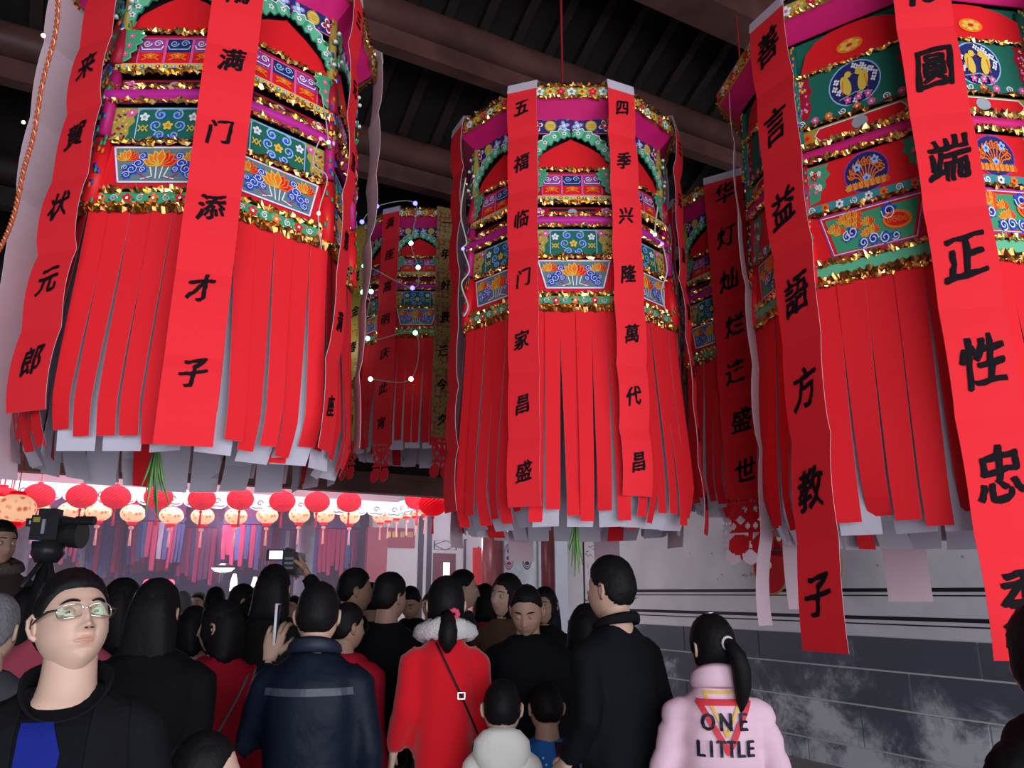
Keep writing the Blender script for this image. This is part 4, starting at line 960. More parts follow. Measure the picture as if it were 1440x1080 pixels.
    BAKE.append((body, voxel if not hi else .009, 6 if not hi else 10, ex, 0, None))
    # ---- hair
    hb = MB(); hair_mb(hb, M, hair, *( (90, 60) if hi else (44, 30)), seed=len(PEOPLE), vol=hvol)
    if hi or abs(face) > 60:
        for sg in (-1, 1):
            s0 = len(hb.v); hb.tube([(sg*(.013+.036*i/6), .0965-.0035*i*i/9-.010*(i/6)**3, .027+.006*math.sin(PI*i/6*.9)-.003*i/6) for i in range(7)], [.0025,.0045,.005,.005,.0045,.0035,.001], 6, flat=.55); hb.xf(M, s0)
    h = hb.build('hair', hairm or M_hair, t, True)
    if hi: M_sp = M
    # ---- trousers and shoes
    b = MB(); b.rings([b.hring(0, 0, z*k, rx*k*B, ry*k*B, 18, 2.2) for z, rx, ry in ((.78,.15,.11),(.86,.175,.125),(.95,.165,.115),(1.02,.15,.105))])
    for sg in (-1, 1): b.tube([(sg*.088*k, 0, .90*k), (sg*.10*k, .01, .66*k), (sg*.105*k, .01, .48*k), (sg*.108*k, -.01, .28*k), (sg*.11*k, 0, .06*k)], [.095*k*B**.5, .088*k, .072*k, .066*k, .058*k], 14)
    pn = b.build('trousers', mat('trousers%.2f%.2f%.2f' % pants, pants, .85, bump=.2, bump_scale=12), t, True); BAKE.append((pn, .022, 3, None, .004, None))
    for sg in (-1, 1):
        b = MB(); b.rings([[(sg*.11*k+w*k*math.cos(a), y*k+l*k*math.sin(a), z*k) for a in (2*PI*i/14 for i in range(14))] for z, w, l, y in ((0,.045,.135,.045),(.03,.048,.135,.045),(.055,.044,.115,.035),(.08,.042,.07,-.01),(.12,.040,.055,-.02))])
        b.build('shoe', M_line, t, True)
    # ---- coat
    hz = hem if hem is not None else (.50 if long else .80); g = 1.0
    if long: RR = [(hz,.215,.175),(hz+.2,.200,.158),(.90,.182,.140),(1.05,.165,.124),(1.25,.178,.130),(1.36,.174,.112),(1.415,.130,.090),(1.455,.082,.078)]
    else: RR = [(hz,.180,.135),(.90,.180,.132),(1.05,.172,.124),(1.25,.184,.130),(1.355,.178,.114),(1.41,.135,.092),(1.455,.082,.078)]
    if neckline: RR = RR[:-1]+[(1.448,.080,.074)]
    b = MB(); b.rings([b.hring(0, 0, z*k, rx*k*B*.90, ry*k*B, 26, 2.35) for z, rx, ry in RR])
    if neckline: b.v = [(x_, y_, z_-(.085*k*max(0, y_)/(.09*k) if z_ > 1.43*k else .03*k*max(0, y_)/(.1*k) if z_ > 1.39*k else 0)) for x_, y_, z_ in b.v]
    for sg, e, w in ((-1, elL, wrL), (1, elR, wrR)):
        a = S_(sg); we = e+(w-e)*.93
        b.tube([a+Vector((-sg*.03*k, 0, -.01*k)), a+Vector((sg*.012*k, 0, -.035*k)), (a+e)/2, e, (e+we)/2, we], [.060*k*B**.4, .062*k*B**.4, .056*k*B**.4, .051*k, .047*k, .042*k], 14)
    cm = mat(mname or 'cloth%.3f%.3f%.3f%.1f' % (*coat, coat_rough), coat, coat_rough, spec=.12, bump=bumpc, bump_scale=16, sheen=sheen)
    cb = b.build(coatname, cm, t, True); BAKE.append((cb, .015 if (hi or puffer or bulk > 1.2) else .019, 4, None, .007, puffer*k if puffer else None))
    if collar:                                                            # stand or fur collar
        cc, rr, hh, fuzz = collar; b = MB(); r = random.Random(4); rs = []
        for i in range(9):
            a = 2*PI*i/8; rs.append([])
        prof = [(0, -.5), (.6, -.35), (1, 0), (.7, .5), (0, .75), (-.5, .5), (-.6, -.2)]
        rings = []
        for j in range(40):
            th = 2*PI*j/40; rows = []
            for (a, z) in prof:
                R0 = (.078*k+(.02 if fuzz else .002)*k)+rr*a+fuzz*r.uniform(-1, 1); rows.append((R0*math.cos(th)*1.08, R0*math.sin(th)*.98-.005*k, 1.455*k+z*hh*(1+.5*max(0, -math.sin(th)))+fuzz*r.uniform(-1, 1)-.02*k*math.sin(th)))
            rings.append(rows)
        rings.append(rings[0]); b.rings(rings, False, False); b.build('collar', cc, t, True)
    if lean: t.rotation_euler.x = math.radians(lean)
    info = dict(t=t, k=k, hs=hs, HZ=HZ, NB=NB, M=M, elL=elL, wrL=wrL, elR=elR, wrR=wrR, coat=cb, body=body); PEOPLE.append(info); return info
def bake_people():
    dgl = []
    for o, vox, it, ex, nz, puf in BAKE:
        md = o.modifiers.new('r', 'REMESH'); md.mode = 'VOXEL'; md.voxel_size = vox; md.use_smooth_shade = True
        ms = o.modifiers.new('s', 'SMOOTH'); ms.factor = .5; ms.iterations = it
    bpy.context.view_layer.update(); dg = bpy.context.evaluated_depsgraph_get()
    res = [bpy.data.meshes.new_from_object(o.evaluated_get(dg), preserve_all_data_layers=True, depsgraph=dg) for o, *_ in BAKE]
    for (o, vox, it, ex, nz, puf), me in zip(BAKE, res):
        ms = list(o.data.materials); o.modifiers.clear(); old = o.data
        if nz or puf:
            n = len(me.vertices); co = [0.0]*3*n; me.vertices.foreach_get('co', co); no = [0.0]*3*n; me.vertices.foreach_get('normal', no)
            for i in range(n):
                x, y, z = co[3*i:3*i+3]; d = noise.noise(Vector((x*9, y*9, z*5)))*nz+noise.noise(Vector((x*20, y*20, z*26)))*nz*.35
                if puf: d += .011*(abs(math.sin(z*PI/.095/ (puf)+.6))**.45-.75)
                for a in range(3): co[3*i+a] += no[3*i+a]*d
            me.vertices.foreach_set('co', co)
        if ex:
            bm = bmesh.new(); bm.from_mesh(me); off = len(bm.verts); vs = [bm.verts.new(v) for v in ex.v]
            for f, mi in zip(ex.f, ex.m):
                try: q = bm.faces.new([vs[i] for i in f]); q.material_index = mi; q.smooth = True
                except ValueError: pass
            bm.to_mesh(me); bm.free()
        idx = [0]*len(me.polygons); me.polygons.foreach_get('material_index', idx)
        me.materials.clear()
        for m_ in ms: me.materials.append(m_)
        me.polygons.foreach_set('material_index', idx)
        me.polygons.foreach_set('use_smooth', [True]*len(me.polygons)); me.name = o.name; me.update(); o.data = me; bpy.data.meshes.remove(old)
def project(info, polys, mats, name, back=True, off=.004, target='coat', sub=.02):
    """lay flat shapes (x, z in person space, mat index) on the garment as a print"""
    o = info[target]; me = o.data; bv = BVHTree.FromPolygons([v.co[:] for v in me.vertices], [p.vertices[:] for p in me.polygons])
    bm = bmesh.new()
    for pts, fs, mi in polys:
        vs = [bm.verts.new((x, 0, z)) for x, z in pts]
        for f in fs:
            try: q = bm.faces.new([vs[i] for i in f]); q.material_index = mi
            except ValueError: pass
    for _ in range(4):
        es = [e for e in bm.edges if e.calc_length() > sub]
        if not es: break
        bmesh.ops.subdivide_edges(bm, edges=es, cuts=1)
        bmesh.ops.triangulate(bm, faces=bm.faces[:])
    sgn = -1 if back else 1; miss = []
    lay = {}
    for f in bm.faces:
        for v in f.verts: lay[v] = max(lay.get(v, 0), f.material_index)
    for v in bm.verts:
        h, nrm, i, d = bv.ray_cast(Vector((v.co.x, sgn*1.0, v.co.z)), Vector((0, -sgn, 0)))
        if h is None: miss.append(v); continue
        v.co = Vector((h.x, h.y+sgn*(off+.0012*lay[v]), h.z))
    if miss: bmesh.ops.delete(bm, geom=miss, context='VERTS')
    m2 = bpy.data.meshes.new(name); bm.to_mesh(m2); bm.free()
    for m_ in mats: m2.materials.append(m_)
    return ob(name, m2, info['t'])
def stroke(a, b, w, mi):
    d = Vector((b[0]-a[0], b[1]-a[1])); n = Vector((-d.y, d.x)).normalized()*w/2; e = d.normalized()*w*.35
    return ([(a[0]-e.x+n.x, a[1]-e.y+n.y), (b[0]+e.x+n.x, b[1]+e.y+n.y), (b[0]+e.x-n.x, b[1]+e.y-n.y), (a[0]-e.x-n.x, a[1]-e.y-n.y)], [(0,1,2,3)], mi)
def strap(info, pts, r, m_, name='bag_strap'):
    b = MB(); b.tube(pts, r, 6, flat=.4); return b.build(name, m_, info['t'], True)
BLK = (.0045, .005, .007)
# foreground man with glasses, face to the viewer
man = person('man in clear-framed glasses and open black jacket facing the viewer at the left', 117, 801, 1.86, 200, BLK, 'short', SKIN1, head_yaw=26, head_pitch=-17, head_roll=2, hi=1, nk=.118, bulk=.98, elL=(-.225,-.02,1.10), elR=(.205,-.02,1.10), neckline=1, headsc=1.0, mname='black_jacket_wool')
# navy jacket man holding up a phone
navy = person('man in a navy jacket seen from behind, holding up a white phone', 449, 820, 2.95, 4, (.006,.009,.020), 'short', SKIN3, bulk=1.02, elL=(-.225,.03,1.12), wrL=(-.19,.13,1.42), elR=(.22,-.01,1.10), hands=dict(L=1, nL=(-.2,-1,0), curl=.6), coat_rough=.5, mname='navy_quilted_cloth', collar=(mat('navy_collar', (.012,.016,.032), .5), .012, .03, 0), bumpc=.5)
redc = person('woman in a long bright red coat with a white fur collar and low ponytail', 628, 813, 3.55, 10, (.62,.006,.015), 'lowtail', SKIN1, long=1, bulk=.80, hem=.42, elL=(-.175,-.05,1.16), wrL=(-.205,.03,.98), elR=(.185,0,1.08), wrR=(.20,.16,.95), hands=dict(L=1), sheen=.3, mname='bright_red_wool', bumpc=.2, hvol=1.35,
              collar=(mat('white_fur', (.62,.55,.55), .95, bump=1, bump_scale=120, sheen=.5), .032, .05, .006))
blk = person('tall man in a black jacket near the grey stone wall, bare hand at his side', 862, 783, 3.1, 34, BLK, 'short', SKIN3, head_yaw=14, bulk=.88, elL=(-.195,-.07,1.15), wrL=(-.20,.05,1.0), hands=dict(L=1), pants=(.012,.012,.014), mname='black_jacket_wool', collar=(mat('black_jacket_wool', BLK), .006, .022, 0), hem=.74)
girl = person('girl in a pink puffer jacket printed ONE LITTLE, with a black ponytail', 1001, 866, 2.95, -6, (.86,.56,.66), 'tail', SKIN1, head_yaw=24, child=.10, bulk=.93, puffer=1.0, coat_rough=.45, mname='pink_puffer', hem=.74, elL=(-.23,-.02,1.12), wrL=(-.245,.05,.88), elR=(.215,-.03,1.12), wrR=(.14,.15,1.0), bumpc=.15,
              collar=(mat('pink_puffer', (.86,.56,.66)), .014, .045, 0), hvol=1.25)
boyw = person('small boy in a cream hooded fleece seen from behind', 706, 953, 3.3, 0, (.66,.62,.56), 'boy', SKIN1, child=.9, bulk=.95, mname='cream_fleece', sheen=.5, bumpc=.6)
boyb = person('small boy in a bright blue jacket beside the boy in the cream fleece', 768, 957, 3.6, 12, (.02,.13,.42), 'boy', SKIN2, child=.9, bulk=1.12, mname='bright_blue_jacket')
boyc = person('boy in profile at the bottom edge in front of the dark red coat', 285, 1026, 2.15, 0, (.02,.03,.09), 'boy', SKIN1, child=.9, head_yaw=-62, mname='dark_blue_hoodie')
edge = person('person in a ribbed black coat at the right edge, below the biggest lantern', 1475, 850, 1.75, 20, (.004,.004,.005), 'long', SKIN3, bulk=1.25, long=1, elL=(-.29,-.02,1.10), mname='black_ribbed_coat', bumpc=.7, puffer=.45, wrL=(-.26,.12,.95))
cam_m = person('man in a brown fur-trimmed coat standing higher behind the video camera', 2, 733, 4.8, -120, (.045,.030,.028), 'short', SKIN2, headsc=.95, bulk=1.15, mname='brown_coat', collar=(mat('brown_fur', (.11,.08,.07), .95, bump=1, bump_scale=100), .04, .06, .008))
grey = person('grey-haired man at the left edge below the man in the fur-trimmed coat', -6, 836, 2.6, 10, (.06,.06,.07), 'short', SKIN3, hairm=M_ghair, mname='grey_jacket')
suit = person('man in a dark suit and white shirt collar behind the man in glasses', 44, 826, 4.2, -25, BLK, 'short', SKIN2, mname='black_suit', collar=(mat('white_shirt', (.6,.6,.62), .7), .006, .022, 0))
pinkw = person('woman in a rose pink top whose shoulders show behind the man in glasses', 92, 812, 3.5, 8, (.55,.09,.14), 'bob', SKIN3, mname='rose_pink_knit', bulk=1.2)
w1 = person('woman with long black hair in a black coat, right of the man in glasses', 173, 815, 3.8, -8, BLK, 'long', SKIN2, mname='black_coat', hvol=1.2)
w2 = person('broad black-coated woman with her hair tied up, in front of the red light bulbs', 222, 816, 2.9, 6, (.004,.004,.005), 'long', SKIN2, bulk=1.25, long=1, mname='black_coat2', hvol=1.15)
g1 = person('girl in a pale pink scarf between the black-coated woman and the dark red coat', 273, 853, 4.4, -20, (.50,.26,.28), 'bob', SKIN2, mname='pale_pink_scarf', child=.1)
rd2 = person('woman in a dark red coat with a grey shoulder bag, facing left', 316, 845, 3.5, 35, (.30,.006,.016), 'bob', SKIN3, long=1, head_yaw=45, bulk=1.12, elL=(-.24,.10,1.10), wrL=(-.12,.25,1.02), mname='dark_red_wool', hem=.45)
ph = person('photographer in a dark hooded coat holding a camcorder above his head', 386, 795, 4.1, 2, (.006,.006,.006), 'bob', SKIN2, bulk=1.15, elR=(.26,.16,1.42), wrR=(.11,.24,1.66), elL=(-.24,.14,1.40), wrL=(-.06,.26,1.60), hands=dict(L=1, R=1, curl=.8), mname='dark_hooded_coat')
rb = person('person in a crimson jacket half hidden behind the navy jacket', 487, 846, 3.9, -15, (.45,.010,.03), 'short', SKIN2, bulk=1.15, head_yaw=-30, mname='crimson_jacket', H_=1.58)
m1 = person('man in profile looking right, above the crimson jacket', 497, 800, 4.6, -55, BLK, 'short', SKIN2, head_yaw=-10, mname='black_coat')
m2 = person('man in thin glasses turned to the right, dark coat, left of the long red coat', 547, 807, 4.2, -12, BLK, 'short', SKIN2, head_yaw=-25, mname='black_coat', hvol=1.3)
m3 = person('person with head bent down between the glasses man and the long red coat', 581, 822, 6.0, 170, BLK, 'short', SKIN2, head_pitch=25, mname='black_coat')
m3b = person('dark-haired person just behind the right shoulder of the man in profile', 521, 820, 5.4, 10, BLK, 'short', SKIN2, mname='black_coat')
m4 = person('older man in profile facing right, near the small red vertical banner', 648, 802, 5.2, -75, (.03,.025,.03), 'thin', SKIN3, mname='dark_brown_coat')
m5 = person('dark-haired person in a red padded coat right of the long red coat', 682, 822, 6.0, 10, (.30,.02,.02), 'bob', SKIN2, mname='brick_red_coat', hvol=1.2)
lw = person('laughing woman with long dark hair in a brown coat, below the notice board', 712, 807, 4.6, 150, (.10,.055,.035), 'long', SKIN3, head_yaw=-10, head_roll=-8, mname='brown_wool')
bm_ = person('balding man in black looking down, in front of the notice board', 742, 820, 3.9, 172, (.004,.004,.005), 'thin', SKIN2, head_pitch=22, bulk=1.1, mname='black_coat')
bm2 = person('dark-haired person behind the shoulder of the balding man', 767, 826, 5.2, 160, BLK, 'long', SKIN2, mname='black_coat')
rp = person('woman in a red padded jacket holding a dark phone, hidden behind the man in black', 822, 850, 4.1, -30, (.52,.012,.02), 'bob', SKIN3, bulk=1.2, mname='red_padded', puffer=.9, elL=(-.25,.06,1.12), wrL=(-.13,.28,1.32), hem=.72)
# heads farther back in the lit courtyard
far = [('grey-haired man lit from the courtyard, left of the pale masked face', 258, 832, 6.6, 30, (.10,.10,.12), 'short', M_ghair), ('person facing the viewer in strong white light in the courtyard', 281, 832, 8.2, 175, (.35,.10,.14), 'short', None),
       ('dark-haired man second right of the brightly lit face', 303, 826, 6.3, 0, BLK, 'short', None), ('man in glasses in profile under the bright white lamp', 340, 822, 5.6, -60, BLK, 'short', None),
       ('dark-haired person just left of the bright lamp stand, farther back', 366, 822, 7.2, 10, (.03,.03,.04), 'short', None), ('person far back between the camcorder and the navy jacket', 415, 838, 8.0, 160, (.30,.30,.34), 'short', None),
       ('person far back left of the grey-haired man', 240, 836, 8.6, 20, (.06,.05,.08), 'short', None), ('person far back beside the tripod', 135, 832, 7.6, 190, (.40,.14,.18), 'short', None),
       ('person far back behind the long black hair', 196, 833, 9.2, 170, (.25,.22,.26), 'bob', None), ('person far back behind the man in a black suit', 70, 836, 6.2, 20, (.05,.05,.06), 'short', None),
       ('person far back just right of the dim grey column', 470, 834, 8.6, 10, (.05,.04,.05), 'short', None), ('person far back in front of the white wall panel', 606, 834, 7.4, 170, (.06,.05,.07), 'short', None)]
for (lb, px, tp, Y, fc, ct, hr, hm) in far: person(lb, px, tp, Y, fc, ct, hr, SKIN3, hairm=hm, voxel=.022)
bake_people()
# ---- details worn by people
k = man['k']
# open jacket: black tee with a blue print in front
zc = lambda f: f*k
tee = mat('black_tee', (.005,.005,.007), .9, spec=.1); blue = mat('blue_print', (.008,.016,.17), .8, spec=.1); lap = mat('black_lapel', (.007,.007,.009), .9, spec=.1)
project(man, [([(-.075,1.44*k),(.075,1.44*k),(.066,1.2*k),(.06,.80*k),(-.06,.80*k),(-.066,1.2*k)], [(0,1,2,3,4,5)], 0)], [tee], 'tee_shirt', back=False, off=.003)
project(man, [([(.062,1.375*k),(.0,1.375*k),(-.022,1.315*k),(-.018,1.265*k),(.008,1.25*k),(.035,1.285*k),(.062,1.29*k)], [(0,1,2,3,4,5,6)], 0), ([(.045,1.215*k),(.012,1.225*k),(.018,1.14*k),(.025,1.02*k),(.055,.98*k),(.058,1.1*k)], [(0,1,2,3,4,5)], 0), ([(.0,1.10*k),(-.04,1.08*k),(-.04,1.0*k),(.0,.98*k)], [(0,1,2,3)], 0)], [blue], 'tee_print', back=False, off=.006)
q = MB()
for sg in (-1, 1):
    project(man, [([(sg*.072,1.45*k),(sg*.135,1.44*k),(sg*.150,1.25*k),(sg*.095,1.05*k),(sg*.068,.82*k),(sg*.062,.82*k),(sg*.066,1.2*k)], [tuple(range(7)) if sg > 0 else tuple(reversed(range(7)))], 0)], [lap], 'lapel', back=False, off=.008)
project(man, [([(.155+.004*math.cos(a*PI/4), 1.295*k+.003*math.sin(a*PI/4)) for a in range(8)], [tuple(range(8))], 0)], [mat('silver_pin', (.7,.7,.72), .2, 1)], 'pin', back=False, off=.010)
b = MB(); pts = []
for i in range(25):
    a = math.radians(-62+304*i/24); yy = math.sin(a); pts.append((.086*k*math.cos(a), .082*k*yy, (1.43-.075*max(0, yy)+.028*max(0, -yy)+.012)*k))
b.tube(pts, [(.005, .021*k)]*25, 8, up=(0, 0, 1)); b.build('jacket_collar', lap, man['t'], True)
b = MB()
for sg in (-1, 1): b.sphere((sg*.0062, .1145, -.0385), .0034, 8, 6, 0, (1.2, .8, .6))
b.xf(man['M']); b.build('nostrils', mat('nostril_dark', (.05,.015,.012), .8), man['t'])
# glasses
M = man['M']; fr = MB(); lens = MB(); tm_ = MB()
for sg in (-1, 1):
    P = [(sg*(.032+.026*math.copysign(abs(math.cos(a))**.6, math.cos(a))), .1015-.006*abs(math.cos(a)), .004+.0150*math.copysign(abs(math.sin(a))**.7, math.sin(a))-(.002*math.cos(a))) for a in (2*PI*i/28 for i in range(29))]
    P = [(x, y-.012*(max(0, abs(x)-.03)/.028)**2, z) for x, y, z in P]
    fr.tube(P, .0017, 6); lens.add([(x, y, z) for x, y, z in P[:-1]], [tuple(range(28)) if sg < 0 else tuple(reversed(range(28)))])
    tm_.tube([(sg*.058, .088, .010), (sg*.074, .078, .010), (sg*.081, .03, .008), (sg*.082, -.012, .004), (sg*.080, -.026, -.012)], [.0026, .003, .0026, .002, .0018], 6)
fr.tube([(-.008,.1005,.008),(0,.1035,.010),(.008,.1005,.008)], .0017, 6)
for b_ in (fr, lens, tm_): b_.xf(M)
g_ = ob('glasses', None, man['t']); 
fr.build('frame', mat('silver_frame', (.75,.75,.76), .2, .9), g_, True); tm_.build('temple', mat('dark_temple', (.03,.02,.02), .3), g_, True)
gl = bpy.data.materials.new('coated_lens'); gl.use_nodes = True; nt = gl.node_tree; nt.nodes.clear()
o_ = nt.nodes.new('ShaderNodeOutputMaterial'); mx = nt.nodes.new('ShaderNodeMixShader'); tr = nt.nodes.new('ShaderNodeBsdfTransparent'); gs = nt.nodes.new('ShaderNodeBsdfGlossy'); gs.inputs[0].default_value = (.45,.9,.6,1); gs.inputs[1].default_value = .08
tr.inputs[0].default_value = (.90,.96,.92,1); mx.inputs[0].default_value = .05; nt.links.new(tr.outputs[0], mx.inputs[1]); nt.links.new(gs.outputs[0], mx.inputs[2]); nt.links.new(mx.outputs[0], o_.inputs[0])
lens.build('lens', gl, g_)
# navy jacket: shiny yoke, phone in hand
k = navy['k']
project(navy, [([(-.15,1.335*k),(.15,1.335*k),(.155,1.31*k),(-.155,1.31*k)], [(0,1,2,3)], 0)], [mat('reflective_piping', (.05,.055,.075), .35)], 'yoke_band')
def rigid(info, b, name, m_, label, cat):                                 # a held thing: top-level, placed in the person's frame
    M_ = Matrix.Translation(info['t'].location) @ info['t'].rotation_euler.to_matrix().to_4x4(); t = thing(name, label, cat, info['t'].location, info['t'].rotation_euler.z)
    for nm, bb, mm in b: bb.build(nm, mm, t, True)
    return t
w = navy['wrL']+(navy['wrL']-navy['elL']).normalized()*.10
a = MB(); a.box(w.x-.005, w.x+.004, w.y-.035, w.y+.04, w.z-.05, w.z+.10); c = MB(); c.box(w.x+.004, w.x+.006, w.y-.030, w.y+.035, w.z-.045, w.z+.095)
rigid(navy, [('phone_case', a, mat('white_plastic', (.75,.75,.8), .3)), ('phone_screen', c, mat('dark_glass', (.02,.02,.03), .1))], 'phone', None, 'white mobile phone held up beside the navy jacket', 'phone')
# red coat: cross strap, buckle, flower hair tie
k = redc['k']
def surf_line(info, pts, off):
    me = info['coat'].data; bv = BVHTree.FromPolygons([v.co[:] for v in me.vertices], [p.vertices[:] for p in me.polygons]); out = []
    for x, z in pts:
        h = bv.ray_cast(Vector((x, -1, z)), Vector((0, 1, 0)))[0]
        if h: out.append(Vector((h.x, h.y-off, h.z)))
    return out
ln = surf_line(redc, [(-.045+.215*i/14, (1.425-.42*i/14)*k) for i in range(15)], .005)
strap(redc, ln, .007, M_line)
b = MB(); c = ln[7]
for (x0,x1,z0,z1) in ((-.016,.016,.010,.014),(-.016,.016,-.014,-.010),(-.016,-.012,-.014,.014),(.012,.016,-.014,.014)): b.box(c.x+x0, c.x+x1, c.y-.008, c.y-.003, c.z+z0, c.z+z1)
b.build('strap_buckle', mat('steel', (.6,.6,.62), .25, 1), redc['t'])
b = MB()
for i in range(8):
    a = i*PI/4; b.sphere((.028+.016*math.cos(a), -.10, -.03+.016*math.sin(a)), .012, 8, 6, 0, (1,.6,1))
b.xf(redc['M']); b.build('hair_flower', mat('pink_flower', (.65,.06,.12), .6), redc['t'], True)
# girl: print on the back, hair tie, hair clip
k = girl['k']; zt = 1.30*k; W2 = .095; dz = .105; polys = []
ry = mat('yellow_print', (.80,.50,.10), .6); rr = mat('red_print', (.72,.05,.07), .6); nn = mat('navy_letters', (.012,.012,.03), .5)
T1 = [(-.075, 1.275*k+dz), (.095, 1.275*k+dz), (.012, 1.105*k+dz)]
Y1 = [(-.055, 1.31*k+dz), (.075, 1.31*k+dz), (.012, 1.16*k+dz)]
for T, wd, mi in ((Y1, .010, 0), (T1, .020, 1)):
    for i in range(3): polys.append(stroke(T[i], T[(i+1) % 3], wd, mi))
def word(txt, x0, x1, zb, h):
    n = len(txt); 
    for i, ch in enumerate(txt):
        vs, fs = TXT[ch]; xs = [v[0] for v in vs]; ys = [v[1] for v in vs]; w_ = max(xs)-min(xs); cw = (x1-x0)/n
        sx = min(cw*.80/w_, h*1.1) if ch != 'I' else h; sy = h/(max(ys)-min(ys))
        for ox, oz in ((-.0028, 0), (.0028, 0), (0, .0022)): polys.append(([(x0+cw*(i+.5)+x*sx+ox, zb+h/2+y*sy+oz) for x, y in vs], fs, 2))
word('ONE', -.08, .10, 1.178*k+dz, .060*k); word('LITTLE', -.095, .105, 1.088*k+dz, .056*k)
project(girl, polys, [ry, rr, nn], 'jacket_print', off=.006, sub=.015)
b = MB(); b.tube([(.022*math.cos(a), -.110, .028+.022*math.sin(a)) for a in (2*PI*i/14 for i in range(15))], .006, 6); b.xf(girl['M']); b.build('hair_tie', mat('pale_hair_tie', (.6,.55,.58), .5), girl['t'], True)
b = MB(); b.tube([(-.045, -.040, .135), (-.015, -.052, .138)], .003, 5); b.xf(girl['M']); b.build('hair_clip', mat('steel', (.6,.6,.62), .25, 1), girl['t'], True)
# cream hood, blue jacket dots
k = boyw['k']; b = MB(); b.rings([b.hring(0, -.075*k+.02*math.sin(i), z*k, rx*k, ry*k, 20, 2.2) for i, (z, rx, ry) in enumerate(((1.30,.04,.02),(1.33,.12,.06),(1.40,.155,.085),(1.47,.145,.085),(1.52,.10,.06),(1.535,.05,.03)))]); b.build('hood', mat('cream_fleece', (.6,.6,.6)), boyw['t'], True)
k = boyb['k']; dots = []
for i in range(7):
    for j in range(7):
        x, z = -.17+i*.022+(j % 2)*.011, (1.36-.035*j)*k; dots.append(([(x+.005*math.cos(a*PI/3), z+.005*math.sin(a*PI/3)) for a in range(6)], [tuple(range(6))], 0))
project(boyb, dots, [mat('white_dots', (.5,.6,.75), .6)], 'dot_print')
project(boyb, [([(.015,1.44*k),(.13,1.42*k),(.12,1.15*k),(.02,1.20*k)], [(0,1,2,3)], 0)], [mat('dark_plaid', (.07,.01,.02), .8, noise_amt=.8, noise_scale=40)], 'plaid_panel', off=.006)
# shoulder bags
k = rd2['k']; ln = surf_line(rd2, [(.10-.25*i/12, (1.38-.48*i/12)*k) for i in range(13)], .006); strap(rd2, ln, .006, mat('grey_strap', (.12,.12,.14), .5))
b = MB(); b.rings([b.hring(-.33, .0, z*k, rx, ry, 16, 3) for z, rx, ry in ((.62,.05,.03),(.64,.085,.045),(.78,.080,.045),(.84,.06,.03))])
b.tube([(-.39,0,.82*k),(-.36,0,.93*k),(-.30,0,.93*k),(-.27,0,.82*k)], .008, 6)
t = rigid(rd2, [('bag_body', b, mat('grey_leather', (.10,.115,.14), .4))], 'shoulder_bag', None, 'grey leather shoulder bag beside the dark red coat', 'bag')
# woman hidden behind: dark phone
w = rp['wrL']+(rp['wrL']-rp['elL']).normalized()*.10; a = MB(); a.box(w.x-.10, w.x+.06, w.y+.005, w.y+.014, w.z+.0, w.z+.07)
rigid(rp, [('phone_case', a, M_line)], 'phone', None, 'black mobile phone held sideways in front of the red padded jacket', 'phone')
# camcorder held up
k = ph['k']; c = Vector((.02, .30, 1.71*k)); a = MB(); a.box(c.x-.035, c.x+.045, c.y-.09, c.y+.10, c.z-.06, c.z+.06); a.tube([(c.x+.005, c.y+.09, c.z), (c.x+.005, c.y+.16, c.z)], .04, 16); a.tube([(c.x-.02,c.y-.06,c.z+.075),(c.x-.02,c.y+.08,c.z+.075)], .012, 8); a.box(c.x-.028,c.x-.012,c.y-.06,c.y-.05,c.z+.05,c.z+.08); a.box(c.x-.028,c.x-.012,c.y+.06,c.y+.07,c.z+.05,c.z+.08)
d = MB(); d.box(c.x-.145, c.x-.038, c.y-.012, c.y-.002, c.z+.018, c.z+.078); e = MB(); e.box(c.x-.128, c.x-.055, c.y-.015, c.y-.012, c.z+.026, c.z+.070)
f = MB(); f.box(c.x-.026, c.x+.034, c.y-.098, c.y-.089, c.z-.05, c.z+.05)
for zz in (-.03, -.005, .02): f.box(c.x-.02, c.x+.028, c.y-.102, c.y-.098, c.z+zz, c.z+zz+.012, 1)
t = thing('camcorder', 'black handheld camcorder with a glowing flip-out screen raised above the crowd', 'camera', ph['t'].location, ph['t'].rotation_euler.z)
M_blkp = mat('black_plastic', (.02,.02,.023), .35)
a.build('camera_body', M_blkp, t); sc = d.build('flip_screen', M_blkp, t); e.build('screen_glass', mat('lit_screen', (.7,.7,.8), .4, emit=(.85,.85,1), estr=1.5), sc); f.build('battery', [M_blkp, mat('grey_plate', (.18,.18,.2), .4)], t)
# white carried box at bottom between the crowd (small white bottle cap glint)
# ================================================================== small lanterns along the eaves
M_ball = mat('red_plastic_lantern', (.75,.004,.012), .7, bump=.6, bump_scale=60, spec=.08, emit=(1,0,.012), estr=.35)
M_pale = bpy.data.materials.new('lit_printed_lantern'); M_pale.use_nodes = True
nt = M_pale.node_tree; b_ = nt.nodes['Principled BSDF']; tc = nt.nodes.new('ShaderNodeTexCoord'); vo = nt.nodes.new('ShaderNodeTexVoronoi'); vo.inputs['Scale'].default_value = 16
nt.links.new(tc.outputs['Object'], vo.inputs['Vector']); rp_ = nt.nodes.new('ShaderNodeValToRGB'); e_ = rp_.color_ramp.elements
e_[0].color = (.62,.12,.08,1); e_[0].position = .18; e_[1].color = (.95,.50,.28,1); e_[1].position = .42
nt.links.new(vo.outputs['Distance'], rp_.inputs[0]); nt.links.new(rp_.outputs[0], b_.inputs['Base Color']); nt.links.new(rp_.outputs[0], b_.inputs['Emission Color']); b_.inputs['Emission Strength'].default_value = .75; b_.inputs['Roughness'].default_value = .5
